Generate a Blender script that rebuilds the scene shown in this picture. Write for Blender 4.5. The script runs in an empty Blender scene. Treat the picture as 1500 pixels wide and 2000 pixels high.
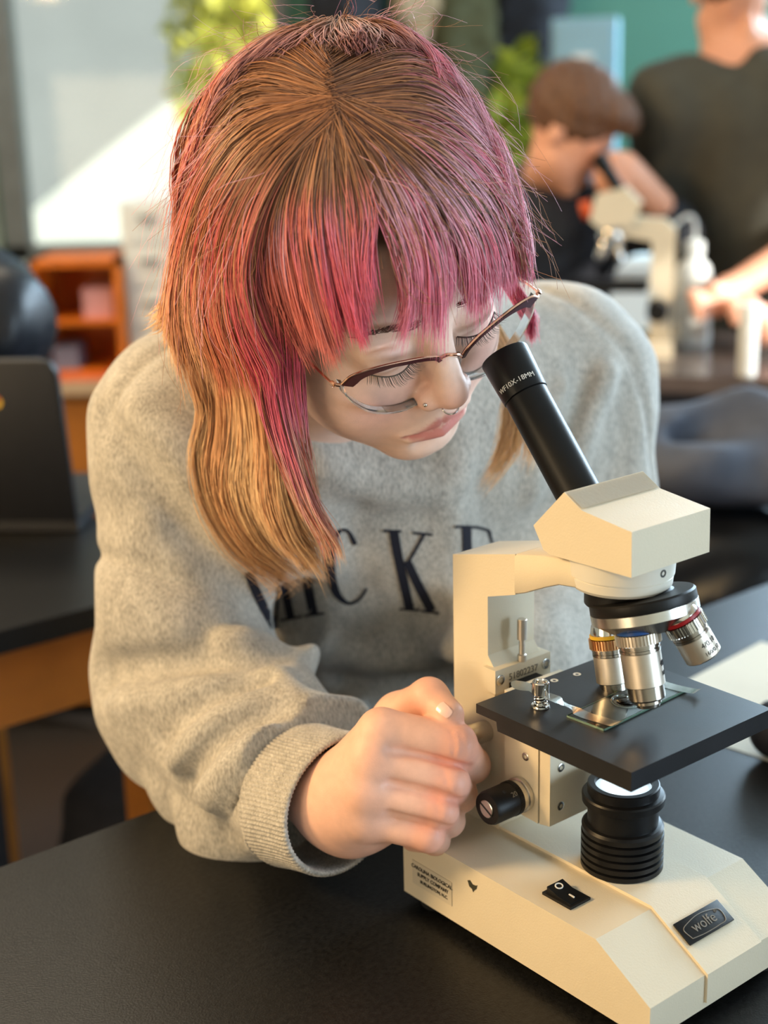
import bpy, bmesh, math, random
import numpy as np
from mathutils import Matrix, Vector, Euler

random.seed(7); RNG = np.random.default_rng(7)
SC = bpy.context.scene
COL = SC.collection
PI = math.pi

# ------------------------------------------------------------------ camera
CAM_Z = 1.41            # bench tops stand at 0.92
F_PX, PITCH, ROLL = 2787.65, 0.2843, -0.0246
_f = np.array([0, math.cos(PITCH), -math.sin(PITCH)]); _r = np.array([1., 0, 0]); _u = np.cross(_r, _f)
_r, _u = _r*math.cos(ROLL)+_u*math.sin(ROLL), -_r*math.sin(ROLL)+_u*math.cos(ROLL)
CAM = np.array([0, 0, CAM_Z])
cd = bpy.data.cameras.new('camera'); camera = bpy.data.objects.new('camera', cd); COL.objects.link(camera)
cd.sensor_fit = 'VERTICAL'; cd.sensor_height = 36.0; cd.sensor_width = 27.0; cd.lens = F_PX/2000*36
camera.matrix_world = Matrix(((_r[0], _u[0], -_f[0], 0), (_r[1], _u[1], -_f[1], 0), (_r[2], _u[2], -_f[2], CAM_Z), (0, 0, 0, 1)))
cd.clip_start = 0.05
cd.dof.use_dof = True; cd.dof.focus_distance = 0.805; cd.dof.aperture_fstop = 4.7; cd.dof.aperture_blades = 0
SC.camera = camera

def at(x, y, d):
    """photo pixel (1500x2000 frame) and world distance along +Y -> world point"""
    v = _f + _r*(x-750)/F_PX - _u*(y-1000)/F_PX
    return CAM + v*(d/v[1])
def on_z(x, y, z):
    v = _f + _r*(x-750)/F_PX - _u*(y-1000)/F_PX
    return CAM + v*((z-CAM_Z)/v[2])

# ------------------------------------------------------------------ light
world = bpy.data.worlds.new('world'); SC.world = world; world.use_nodes = True
bg = world.node_tree.nodes['Background']; bg.inputs[0].default_value = (0.74, 0.86, 1.0, 1); bg.inputs[1].default_value = 0.8

def area(name, loc, target, size, size_y, power, color, spread=180):
    l = bpy.data.lights.new(name, 'AREA'); l.shape = 'RECTANGLE'; l.size = size; l.size_y = size_y
    l.energy = power; l.color = color; l.spread = math.radians(spread)
    o = bpy.data.objects.new(name, l); COL.objects.link(o); o.location = loc
    o.rotation_euler = (Vector(target)-Vector(loc)).to_track_quat('-Z', 'Y').to_euler()
    return o
# cool daylight through the window band of the wall to the right, warm lamp light and an added fill from the left
area('daylight_window', (3.3, 3.3, 1.9), (0.0, 0.9, 1.1), 2.0, 1.5, 260, (0.64, 0.83, 1.0))
area('daylight_back_window', (1.95, 5.2, 2.15), (0.2, 1.0, 1.0), 2.0, 1.0, 230, (0.58, 0.80, 1.0))
area('daylight_near_window', (3.3, -0.5, 1.25), (0.1, 0.8, 1.15), 2.2, 1.2, 130, (0.64, 0.83, 1.0))
area('warm_wall_lamp', (-2.1, 0.50, 2.30), (0.05, 0.85, 1.05), 0.55, 0.45, 68, (1.0, 0.67, 0.32))
area('warm_low_fill', (-2.0, -1.0, 1.15), (0.05, 0.85, 1.2), 1.2, 0.9, 30, (1.0, 0.74, 0.46))  # added fill that brightens the face from below; no window stands here
area('ceiling_panel_lamp', (-1.0, 2.5, 2.72), (-1.0, 2.5, 0), 1.2, 0.6, 34, (1.0, 0.84, 0.62))
_s = bpy.data.lights.new('sun', 'SUN'); _s.energy = 9.5; _s.angle = math.radians(0.6); _s.color = (1.0, 0.93, 0.82)
sun = bpy.data.objects.new('sun', _s); COL.objects.link(sun)
sun.rotation_euler = Vector((-0.85, 0.40, -0.33)).to_track_quat('-Z', 'Y').to_euler()
SC.view_settings.view_transform = 'Standard'; SC.view_settings.look = 'None'
SC.view_settings.gamma = 1.0; SC.view_settings.use_curve_mapping = False
SC.view_settings.exposure = -0.18
_c = SC.cycles; _c.max_bounces = 7; _c.diffuse_bounces = 3; _c.glossy_bounces = 3; _c.transmission_bounces = 6; _c.transparent_max_bounces = 10; _c.caustics_reflective = False; _c.caustics_refractive = False; _c.use_adaptive_sampling = True; _c.adaptive_threshold = 0.03

# ------------------------------------------------------------------ materials
MATS = {}
def srgb(r, g, b):
    f = lambda c: (c/255/12.92) if c/255 <= .04045 else ((c/255+.055)/1.055)**2.4
    return (f(r), f(g), f(b), 1)
def mat(name, col, rough=.5, metal=0., spec=.5, noise=None, bump=None, var=.12, coat=0., trans=0., ior=1.45, sheen=0., aniso=0., emit=None, sss=0., vcol=None, coords='Object'):
    """principled material; noise=(scale) varies the colour a little, bump=(scale, strength) gives fine relief"""
    if name in MATS: return MATS[name]
    m = bpy.data.materials.new(name); m.use_nodes = True; MATS[name] = m
    nt = m.node_tree; b = nt.nodes['Principled BSDF']
    b.inputs['Base Color'].default_value = col; b.inputs['Roughness'].default_value = rough
    b.inputs['Metallic'].default_value = metal; b.inputs['Specular IOR Level'].default_value = spec
    b.inputs['Coat Weight'].default_value = coat; b.inputs['Transmission Weight'].default_value = trans
    b.inputs['IOR'].default_value = ior; b.inputs['Sheen Weight'].default_value = sheen
    b.inputs['Anisotropic'].default_value = aniso
    if sss: 
        b.inputs['Subsurface Weight'].default_value = sss; b.inputs['Subsurface Radius'].default_value = (1, .35, .2); b.inputs['Subsurface Scale'].default_value = .0025
    if emit: b.inputs['Emission Color'].default_value = emit[0]; b.inputs['Emission Strength'].default_value = emit[1]
    tc = nt.nodes.new('ShaderNodeTexCoord')
    src = None
    if vcol:
        a = nt.nodes.new('ShaderNodeVertexColor'); a.layer_name = vcol; src = a.outputs[0]
        nt.links.new(src, b.inputs['Base Color'])
    if noise:
        n = nt.nodes.new('ShaderNodeTexNoise'); n.inputs['Scale'].default_value = noise; n.inputs['Detail'].default_value = 5
        nt.links.new(tc.outputs[coords], n.inputs['Vector'])
        mx = nt.nodes.new('ShaderNodeMix'); mx.data_type = 'RGBA'; mx.blend_type = 'MULTIPLY'; mx.inputs[0].default_value = 1
        mr = nt.nodes.new('ShaderNodeMapRange'); mr.inputs[3].default_value = 1-var; mr.inputs[4].default_value = 1+var
        mr.inputs[1].default_value = .3; mr.inputs[2].default_value = .7
        nt.links.new(n.outputs['Fac'], mr.inputs[0])
        if src: nt.links.new(src, mx.inputs[6])
        else: mx.inputs[6].default_value = col
        nt.links.new(mr.outputs[0], mx.inputs[7]); nt.links.new(mx.outputs[2], b.inputs['Base Color'])
    if bump:
        n = nt.nodes.new('ShaderNodeTexNoise'); n.inputs['Scale'].default_value = bump[0]; n.inputs['Detail'].default_value = 3
        nt.links.new(tc.outputs[coords], n.inputs['Vector'])
        bp = nt.nodes.new('ShaderNodeBump'); bp.inputs['Strength'].default_value = bump[1]; bp.inputs['Distance'].default_value = bump[2] if len(bump) > 2 else .001
        nt.links.new(n.outputs['Fac'], bp.inputs['Height']); nt.links.new(bp.outputs[0], b.inputs['Normal'])
    return m

# ------------------------------------------------------------------ object helpers
def tag(o, label=None, cat=None, group=None, kind=None):
    if label: o['label'] = label
    if cat: o['category'] = cat
    if group: o['group'] = group
    if kind: o['kind'] = kind
    return o
def empty(name, loc=(0, 0, 0), rz=0.):
    o = bpy.data.objects.new(name, None); COL.objects.link(o); o.location = loc; o.rotation_euler = (0, 0, rz); o.empty_display_size = .05
    return o
def link(name, me, m=None, parent=None, smooth=None):
    o = bpy.data.objects.new(name, me); COL.objects.link(o)
    if m is not None and not me.materials: me.materials.append(m)
    if parent is not None: o.parent = parent
    if smooth is not None: shade(me, smooth)
    return o
def shade(me, ang):
    """smooth shading with edges sharper than ang degrees kept hard"""
    me.polygons.foreach_set('use_smooth', [True]*len(me.polygons))
    if ang < 180:
        bm = bmesh.new(); bm.from_mesh(me)
        for e in bm.edges:
            e.smooth = not (len(e.link_faces) == 2 and e.calc_face_angle(0) > math.radians(ang))
        bm.to_mesh(me); bm.free()
def obj(name, bm, m, parent=None, smooth=35, bevel=0., seg=2):
    if bevel > 0:
        es = [e for e in bm.edges if len(e.link_faces) == 2 and e.calc_face_angle(0) > math.radians(20)]
        bmesh.ops.bevel(bm, geom=es, offset=bevel, segments=seg, profile=.5, affect='EDGES', clamp_overlap=True)
    bmesh.ops.recalc_face_normals(bm, faces=bm.faces)
    me = bpy.data.meshes.new(name); bm.to_mesh(me); bm.free()
    return link(name, me, m, parent, smooth)
def bx(x0, x1, y0, y1, z0, z1, bm=None, M=None):
    bm = bm or bmesh.new()
    vs = [bm.verts.new((x, y, z)) for x in (x0, x1) for y in (y0, y1) for z in (z0, z1)]
    for q in ((0, 1, 3, 2), (4, 6, 7, 5), (0, 4, 5, 1), (2, 3, 7, 6), (0, 2, 6, 4), (1, 5, 7, 3)):
        bm.faces.new([vs[i] for i in q])
    if M is not None: bmesh.ops.transform(bm, matrix=M, verts=vs)
    return bm
def prism(poly, y0, y1, bm=None, axis='y'):
    """polygon in XZ extruded along Y (or polygon in XY extruded along Z)"""
    bm = bm or bmesh.new()
    mk = (lambda p, t: (p[0], t, p[1])) if axis == 'y' else (lambda p, t: (p[0], p[1], t)) if axis == 'z' else (lambda p, t: (t, p[0], p[1]))
    a = [bm.verts.new(mk(p, y0)) for p in poly]; b = [bm.verts.new(mk(p, y1)) for p in poly]
    bm.faces.new(a); bm.faces.new(b[::-1]); n = len(poly)
    for i in range(n): bm.faces.new((a[i], b[i], b[(i+1) % n], a[(i+1) % n]))
    return bm
def axis_matrix(p, d):
    d = Vector(d).normalized()
    return Matrix.Translation(Vector(p)) @ d.to_track_quat('Z', 'Y').to_matrix().to_4x4()
def lathe(prof, n=48, bm=None, M=None, cap=True):
    """prof: list of (radius, height) along +Z"""
    bm = bm or bmesh.new(); rings = []; allv = []
    for r, z in prof:
        if r < 1e-6: v = [bm.verts.new((0, 0, z))]
        else: v = [bm.verts.new((r*math.cos(2*PI*i/n), r*math.sin(2*PI*i/n), z)) for i in range(n)]
        rings.append(v); allv += v
    for a, b in zip(rings, rings[1:]):
        for i in range(n):
            j = (i+1) % n
            f = [a[i % len(a)], a[j % len(a)], b[j % len(b)], b[i % len(b)]]
            f = [v for k, v in enumerate(f) if v not in f[:k]]
            if len(f) > 2: bm.faces.new(f)
    if cap:
        for v in (rings[0], rings[-1]):
            if len(v) > 2: bm.faces.new(v)
    if M is not None: bmesh.ops.transform(bm, matrix=M, verts=allv)
    return bm
def knurl(r, z0, z1, n=48, depth=.0004, M=None):
    bm = bmesh.new(); ro = []
    pts = []
    for i in range(n):
        for k, rr in ((0, r-depth), (.18, r), (.62, r), (.8, r-depth)):
            t = 2*PI*(i+k)/n; pts.append((rr*math.cos(t), rr*math.sin(t)))
    prism(pts, z0, z1, bm, 'z')
    if M is not None: bmesh.ops.transform(bm, matrix=M, verts=bm.verts)
    return bm
def tube(path, r, n=8, bm=None, closed=False, rs=None):
    """round tube along 3-D points; rs optional radius per point"""
    bm = bm or bmesh.new(); P = [Vector(p) for p in path]; N = len(P); rings = []
    up = Vector((0, 0, 1)); prev = None
    for i, p in enumerate(P):
        t = (P[(i+1) % N]-P[i-1]) if closed else (P[min(i+1, N-1)]-P[max(i-1, 0)])
        t.normalize()
        if prev is None:
            a = up if abs(t.dot(up)) < .9 else Vector((1, 0, 0)); s = t.cross(a).normalized()
        else: s = (prev - t*prev.dot(t)).normalized()
        prev = s; b = t.cross(s); rr = rs[i] if rs is not None else r
        rings.append([bm.verts.new(p + (s*math.cos(2*PI*k/n)+b*math.sin(2*PI*k/n))*rr) for k in range(n)])
    for i in range(N if closed else N-1):
        a, b = rings[i], rings[(i+1) % N]
        for k in range(n): bm.faces.new((a[k], a[(k+1) % n], b[(k+1) % n], b[k]))
    if not closed: bm.faces.new(rings[0][::-1]); bm.faces.new(rings[-1])
    return bm
def spline(pts, n):
    """Catmull-Rom through points (any dimension), n samples"""
    P = np.asarray(pts, float); m = len(P)
    if m == 2: return P[0]+(P[1]-P[0])*np.linspace(0, 1, n)[:, None]
    t = np.linspace(0, m-1, n); i = np.minimum(t.astype(int), m-2); u = (t-i)[:, None]
    E0 = 2*P[0]-P[1]; E1 = 2*P[-1]-P[-2]; Q = np.vstack([E0, P, E1])
    a, b, c, d = Q[i], Q[i+1], Q[i+2], Q[i+3]
    return .5*((2*b)+(-a+c)*u+(2*a-5*b+4*c-d)*u*u+(-a+3*b-3*c+d)*u**3)
def text_mesh(s, size, M=None, extrude=.00015, align='CENTER', fn=None, bold=0., name='lettering'):
    c = bpy.data.curves.new('t', 'FONT'); c.body = s; c.size = size; c.align_x = align; c.align_y = 'CENTER'; c.extrude = extrude; c.resolution_u = 3; c.offset = bold
    o = bpy.data.objects.new('t', c); COL.objects.link(o)
    dg = bpy.context.evaluated_depsgraph_get(); me = bpy.data.meshes.new_from_object(o.evaluated_get(dg))
    bpy.data.objects.remove(o); bpy.data.curves.remove(c); me.name = name; me.materials.clear()
    if fn is not None:
        for v in me.vertices: v.co = fn(v.co)
    if M is not None: me.transform(M)
    return me
def frame(o, ex, ey):
    """matrix placing local XY on the plane through o spanned by ex, ey"""
    ex = Vector(ex).normalized(); ey = Vector(ey); ez = ex.cross(ey).normalized(); ey = ez.cross(ex)
    return Matrix(((ex[0], ey[0], ez[0], o[0]), (ex[1], ey[1], ez[1], o[1]), (ex[2], ey[2], ez[2], o[2]), (0, 0, 0, 1)))
# ------------------------------------------------------------------ the room
def struct(name, bm, m, parent=None, **k):
    o = obj(name, bm, m, parent, **k)
    if parent is None: o['kind'] = 'structure'
    return o
GREEN = mat('green wall paint', srgb(68, 112, 94), .7, noise=3, var=.06, bump=(90, .1, .002))
CREAMW = mat('cream wall paint', srgb(206, 198, 176), .75, noise=3, var=.05, bump=(90, .1, .002))
CEIL = mat('ceiling tile white', srgb(226, 224, 218), .85, noise=4, var=.04, bump=(60, .2, .004))
VINYL = mat('grey vinyl floor', srgb(44, 40, 38), .55, noise=5, var=.12, bump=(40, .1, .002))
FRAME = mat('grey window frame', srgb(120, 122, 120), .45, noise=20)
PANE = thin_pane = None
struct('floor', bx(-3.5, 3.6, -2.2, 5.4, -.1, 0), VINYL)
struct('ceiling', bx(-3.5, 3.6, -2.2, 5.4, 2.75, 2.85), CEIL)
struct('wall_left', bx(-3.6, -3.5, -2.2, 5.4, 0, 2.75), CREAMW)
struct('wall_front', bx(-3.5, 3.6, -2.3, -2.2, 0, 2.75), CREAMW)
def wall_hole(name, x0, x1, z0, z1, hx0, hx1, hz0, hz1, t, m, axis):
    bm = bmesh.new()
    for a, b, c, d in ((x0, hx0, z0, z1), (hx1, x1, z0, z1), (hx0, hx1, z0, hz0), (hx0, hx1, hz1, z1)):
        if axis == 'y': bx(a, b, t[0], t[1], c, d, bm)
        else: bx(t[0], t[1], a, b, c, d, bm)
    return struct(name, bm, m)
WX0, WX1, WZ0 = -1.36, -.30, .86
wb = wall_hole('wall_back', -3.5, 3.6, 0, 2.75, WX0, WX1, WZ0, 2.6, (5.3, 5.45), GREEN, 'y')
wall_hole('wall_right', -2.2, 5.4, 0, 2.75, 1.0, 2.3, .95, 2.3, (3.5, 3.62), CREAMW, 'x')
struct('trim_1', bx(-1.62, WX0-.02, 5.18, 5.32, 0, 2.75), mat('beige column paint', srgb(226, 212, 176), .6, noise=6, var=.05))
def pane_mat():
    m = bpy.data.materials.new('window glass'); m.use_nodes = True; nt = m.node_tree; nt.nodes.remove(nt.nodes['Principled BSDF'])
    out = nt.nodes['Material Output']; t = nt.nodes.new('ShaderNodeBsdfTransparent'); t.inputs[0].default_value = (.92, .97, .95, 1)
    g = nt.nodes.new('ShaderNodeBsdfGlossy'); g.inputs['Roughness'].default_value = .05; mx = nt.nodes.new('ShaderNodeMixShader'); mx.inputs[0].default_value = .015
    nz = nt.nodes.new('ShaderNodeTexNoise'); nz.inputs['Scale'].default_value = 3; bp = nt.nodes.new('ShaderNodeBump'); bp.inputs['Strength'].default_value = .02
    nt.links.new(nz.outputs['Fac'], bp.inputs['Height']); nt.links.new(bp.outputs[0], g.inputs['Normal'])
    nt.links.new(t.outputs[0], mx.inputs[1]); nt.links.new(g.outputs[0], mx.inputs[2]); nt.links.new(mx.outputs[0], out.inputs[0]); return m
PANE = pane_mat()
win = empty('window_1', (WX0, 5.3, WZ0)); win['kind'] = 'structure'
W_, H_ = WX1-WX0, 2.6-WZ0
fb = bmesh.new()
for a, b, c, d in ((0, .09, 0, H_), (W_-.05, W_, 0, H_), (0, W_, 0, .05), (0, W_, H_-.05, H_)): bx(a, b, -.02, .08, c, d, fb)
obj('window_frame', fb, FRAME, win); obj('pane', bx(.05, W_-.05, .02, .026, .05, H_-.05), PANE, win)
obj('window_sill', bx(-.03, W_+.03, -.10, .02, -.04, 0), mat('pale sill', srgb(220, 220, 210), .5, noise=10), win)
# outside: shaded grey facade, white slab shaped as the diagonal patch of sunlight, sunlit tree
struct('exterior_wall', bx(-9, 3, 15.0, 15.2, -2, 7), mat('grey render', srgb(160, 162, 164), .9, noise=1.2, var=.06))
struct('exterior_ground', bx(-12, 6, 5.5, 15, -.3, -.1), mat('pale paving', srgb(206, 204, 196), .9, noise=2, var=.08))
rp = bmesh.new(); prism([tuple(at(x, y, 12.6)[[0, 2]]) for x, y in ((40, 430), (460, 95), (460, 285), (235, 500), (200, 620), (40, 620))], 12.6, 12.9, rp)
struct('exterior_sun_patch', rp, mat('sun patch white', srgb(236, 236, 230), .8, noise=2, var=.04))
LEAF = mat('sunlit leaf', srgb(222, 214, 96), .6, noise=4, var=.35)
def leaf_mesh(c, rad, n, size):
    bm = bmesh.new()
    for i in range(n):
        d = Vector(RNG.normal(0, 1, 3)); d.normalize(); p = Vector(c)+Vector((d.x*rad[0], d.y*rad[1], d.z*rad[2]))*RNG.random()**.4
        e = Euler(tuple(RNG.uniform(0, 6.3, 3))).to_matrix(); s = size*RNG.uniform(.6, 1.3)
        v = [bm.verts.new(p+e @ Vector(q)*s) for q in ((-1, 0, 0), (0, .45, .1), (1, 0, 0), (0, -.45, .1))]; bm.faces.new(v)
    return bm
tr = tag(empty('garden_tree', (-.72, 9.6, -.1)), 'sunlit yellow-green tree outside the window', 'tree')
obj('trunk', tube([(0, 0, 0), (.03, 0, 1.2), (-.02, .05, 1.9)], .07, 8, None, False, [.09, .07, .04]), mat('bark', srgb(96, 80, 60), .9, noise=20), tr)
fo = obj('foliage', leaf_mesh((0, 0, 1.85), (.60, .5, 1.15), 1500, .085), LEAF, tr); fo['kind'] = 'stuff'
# ------------------------------------------------------------------ bench the microscope stands on
BENCH = mat('black epoxy bench top', (.010, .010, .010, 1), .36, spec=.5, noise=300, var=.5, bump=(700, .35, .0006))
BENCH.node_tree.nodes['Principled BSDF'].inputs['Specular IOR Level'].default_value = .27
EY = np.array([.7778, .6286, 0]); EX = np.array([.6286, -.7778, 0])     # along the bench's far edge / towards the viewer
E0 = on_z(750, 1417, .92)
bench = tag(empty('lab_bench', tuple(E0[:2])+(0,), math.atan2(EY[1], EY[0])), 'black-topped lab bench under the large microscope', 'bench')
obj('bench_top', bx(-1.1, 1.3, -1.2, 0, .888, .92), BENCH, bench, 30, .003, 3)
OAK = mat('orange oak', srgb(150, 84, 30), .45, noise=9, var=.25, bump=(60, .2, .001))
obj('apron', bx(-1.04, 1.24, -.09, -.06, .80, .888), OAK, bench)
for x in (-1.02, 1.16): obj('leg', bx(x, x+.06, -.12, -.06, 0, .888), OAK, bench, 30, .003)
for x in (-1.02, 1.16): obj('leg', bx(x, x+.06, -1.15, -1.09, 0, .888), OAK, bench, 30, .003)
# ------------------------------------------------------------------ microscope
CREAM = mat('cream enamel', srgb(222, 210, 186), .42, spec=.45, noise=14, var=.03, bump=(900, .25, .0004))
CREAM_ROUGH = mat('coarse cream enamel', srgb(226, 215, 193), .5, noise=20, var=.04, bump=(420, .25, .0006))
WHITE_EN = mat('pale enamel', srgb(222, 217, 204), .38, noise=12, var=.03, bump=(700, .1, .0003))
BLACK_MET = mat('black anodised metal', (.006, .006, .0065, 1), .36, spec=.32, noise=60, var=.2, bump=(1500, .15, .0002))
BLACK_SAT = mat('satin black paint', (.007, .0065, .0065, 1), .42, spec=.32, noise=30, var=.25, bump=(900, .2, .0003))
STAGE_BLK = mat('matt black stage paint', (.014, .014, .016, 1), .36, spec=.42, noise=40, var=.2, bump=(1200, .15, .0002))
CHROME = mat('chrome', (.72, .70, .67, 1), .12, metal=1, noise=40, var=.06)
TIPST = mat('polished dark steel', (.36, .33, .29, 1), .2, metal=1, noise=60, var=.1)
STEEL = mat('brushed steel', (.62, .60, .56, 1), .26, metal=1, noise=90, var=.1)
SATIN = mat('satin nickel', (.62, .56, .48, 1), .42, metal=1, noise=120, var=.06)
DARK_ST = mat('dark steel', (.2, .19, .18, 1), .3, metal=1, noise=80, var=.1)
BRASS = mat('brassy knurl', (.62, .36, .18, 1), .3, metal=1, noise=60, var=.1)
RED_B = mat('red band', srgb(150, 22, 30), .4, noise=50)
BLUE_B = mat('blue band', srgb(30, 80, 150), .4, noise=50)
YEL_B = mat('yellow band', srgb(212, 170, 40), .4, noise=50)
WHITE_P = mat('white print', srgb(228, 226, 220), .5, noise=80, var=.03)
BLACK_P = mat('black print', srgb(28, 26, 26), .5, noise=80, var=.05)
GREY_P = mat('grey print', srgb(120, 112, 100), .5, noise=80, var=.05)
STICK = mat('silver sticker', srgb(206, 196, 176), .4, noise=50, var=.03)
RUBBER = mat('black rubber', (.01, .01, .01, 1), .8, noise=50)
LAMP_LENS = mat('lit lamp lens', (.8, .9, .95, 1), .2, emit=((.72, .9, 1, 1), 1.1))

M_YAW = -0.8911; M_ORG = (.0069, .7966, CAM_Z-.4817); MW, MH = .127, .0434
scope = tag(empty('microscope', M_ORG, M_YAW), 'cream student microscope with black stage and eyepiece in front of the pink-haired person', 'microscope')

# base casing
body = obj('base', prism([(0, 0), (0, MH), (.161, MH), (.1999, .0209), (.1999, 0)], 0, MW), CREAM, scope, 30, .0012, 3)
obj('raised_panel', prism([(.006, .03), (.006, MH+.0019), (.1612, MH+.0019), (.2016, .0220), (.2016, .004), (.19, .004)], .0450, .0923), CREAM, scope, 30, .0018, 3)
for x, y in ((.014, .014), (.014, MW-.014), (.186, .014), (.186, MW-.014)):
    obj('rubber_foot', lathe([(.009, -.0083), (.0095, -.007), (.0095, .0005)], 24, None, Matrix.Translation((x, y, 0))), RUBBER, scope)
obj('bottom_plate', bx(.004, .196, .004, MW-.004, -.0028, .0005), BLACK_SAT, scope)
# rocker switch
sw = obj('switch_bezel', bx(.1105, .1325, .0105, .0268, MH-.001, MH+.0016), BLACK_SAT, scope, 30, .0006)
rk = obj('rocker', prism([(.1125, MH+.001), (.1125, MH+.0052), (.121, MH+.0028), (.1305, MH+.0020), (.1305, MH+.001)], .0123, .025), BLACK_MET, sw, 30, .0004)
mk = bmesh.new()
ring = [(.1158+.0019*math.cos(t*PI/10), .0187+.0023*math.sin(t*PI/10), MH+.0046-.28*.0019*math.cos(t*PI/10)) for t in range(20)]
tube(ring, .00042, 6, mk, True)
link('switch_off_mark', bpy.data.meshes.new('x'), WHITE_P, sw); _o = COL.objects[-1]; mk.to_mesh(_o.data); mk.free()
obj('switch_on_mark', bx(.1236, .1276, .0183, .0191, MH+.0021, MH+.0030), WHITE_P, sw)
# badge on the sloping front
sl = Vector((.0389, 0, -.0225)).normalized(); o0 = Vector((.1805, .0668, .0346))+Vector((.0225, 0, .0389)).normalized()*.0007
BM_ = frame(o0, (0, 1, 0), -sl)
bd = bx(-.0192, .0192, -.0072, .0072, -.0006, .0005); bmesh.ops.transform(bd, matrix=BM_, verts=bd.verts)
badge = obj('name_badge', bd, BLACK_SAT, scope, 30, .0004)
pl = [(-.0150, -.0048), (-.0162, .0016), (-.0095, .0040), (0, .0052), (.0095, .0040), (.0150, .0016), (.0138, -.0048), (.007, -.0056), (0, -.0058), (-.007, -.0056)]
pl = [tuple(p) for p in spline(pl+[pl[0]], 60)[:-1]]
bm = tube([BM_ @ Vector((x, y, .0006)) for x, y in pl], .00027, 6, None, True)
obj('badge_outline', bm, GREY_P, badge)
link('badge_lettering', text_mesh('wolfe', .0088, BM_ @ Matrix.Translation((-.0006, -.0002, .0006))), GREY_P, badge)
link('badge_lettering', text_mesh('\u00ae', .003, BM_ @ Matrix.Translation((.0118, .0022, .0006))), GREY_P, badge)
# supplier sticker and paint chip on the left side
SM = frame((.0272, -.0003, .0182), (1, 0, 0), (0, 0, 1))
st = bx(-.0182, .0182, -.0082, .0080, -.0001, .0002); bmesh.ops.transform(st, matrix=SM, verts=st.verts)
stk = obj('supplier_sticker', st, STICK, scope)
for i, (s, z, dx) in enumerate((('CAROLINA BIOLOGICAL', .0042, 0), ('SUPPLY COMPANY', .0, .001), ('BURLINGTON, N.C.', -.0042, .002))):
    link('sticker_lettering', text_mesh(s, .0034 if i < 2 else .0029, SM @ Matrix.Translation((dx, z, .0003)), bold=.00006), BLACK_P, stk)
chip = [(-.0042, .0022), (-.002, .0032), (.0003, .0014), (.003, .0018), (.0043, .0026), (.0035, -.0002), (.0015, -.0022), (.0007, -.0036), (-.0004, -.0018), (-.0026, -.0012)]
cm = prism([(.0636+x, .0317+z) for x, z in chip], -.00025, .0004)
obj('paint_chip', cm, mat('bare metal chip', srgb(60, 60, 48), .5, noise=200), scope)

# pillar and arm
bm = prism([(0, MH-.002), (0, .2130), (.054, .2258), (.054, .2010), (.0307, .1938), (.0307, .1563), (.0365, .149), (.0365, .130), (.0488, .125), (.0488, .060), (.040, .0575), (.040, MH-.002)], .044, .083)
obj('pillar', bm, CREAM, scope, 30, .0011, 3)
bm = bmesh.new(); secs = []
for x, zt, zb, hw_ in ((.050, .2248, .1998, .0193), (.062, .2276, .2040, .0200), (.080, .2318, .2125, .0225), (.094, .2345, .2185, .0258), (.112, .236, .2215, .0275)):
    c = .0010
    secs.append([bm.verts.new((x, .0635+sy*(hw_-i*c), z)) for sy, z, i in ((-1, zb+c, 0), (-1, zt-c, 0), (-1, zt, 1), (1, zt, 1), (1, zt-c, 0), (1, zb+c, 0), (1, zb, 1), (-1, zb, 1))])
for a, b in zip(secs, secs[1:]):
    for i in range(8): bm.faces.new((a[i], a[(i+1) % 8], b[(i+1) % 8], b[i]))
bm.faces.new(secs[0]); bm.faces.new(secs[-1][::-1])
obj('arm', bm, CREAM, scope, 50)

# head ring, viewing head
C0 = Matrix.Translation((.117, .0635, 0))
ringp = obj('head_ring', lathe([(.024, .2193), (.0268, .2196), (.0283, .2215), (.0288, .2262), (.02835, .2266), (.02835, .2270), (.0294, .2274), (.0297, .2318), (.0297, .242)], 72, None, C0), WHITE_EN, scope, 30)
for a in (-124, 0):
    d = Vector((math.cos(math.radians(a)), math.sin(math.radians(a)), 0)); p = Vector((.117, .0635, .2325))+d*.0292
    s = obj('set_screw', lathe([(.0022, 0), (.0022, .0007), (.0012, .0007), (.0010, .0002), (0, .0002)], 20, None, axis_matrix(p, d)), DARK_ST, ringp)
HP = [(.0806, .2516), (.1036, .2752), (.1164, .2677), (.1514, .2634), (.1520, .2388), (.0935, .2376), (.0885, .2392)]
obj('viewing_head', prism(HP, .0318, .0952), CREAM, scope, 30, .0008, 3)
tp = bmesh.new()
a, b = Vector((.1045, 0, .27495)), Vector((.1158, 0, .26830)); nn = Vector((.0074, 0, .0128)).normalized()*.0003
vs = [tp.verts.new((p.x+nn.x, y, p.z+nn.z)) for p in (a, b) for y in (.0328, .0942)]
tp.faces.new((vs[0], vs[1], vs[3], vs[2])); bmesh.ops.solidify(tp, geom=tp.faces[:], thickness=.0006)
obj('textured_panel', tp, CREAM_ROUGH, scope)

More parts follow.
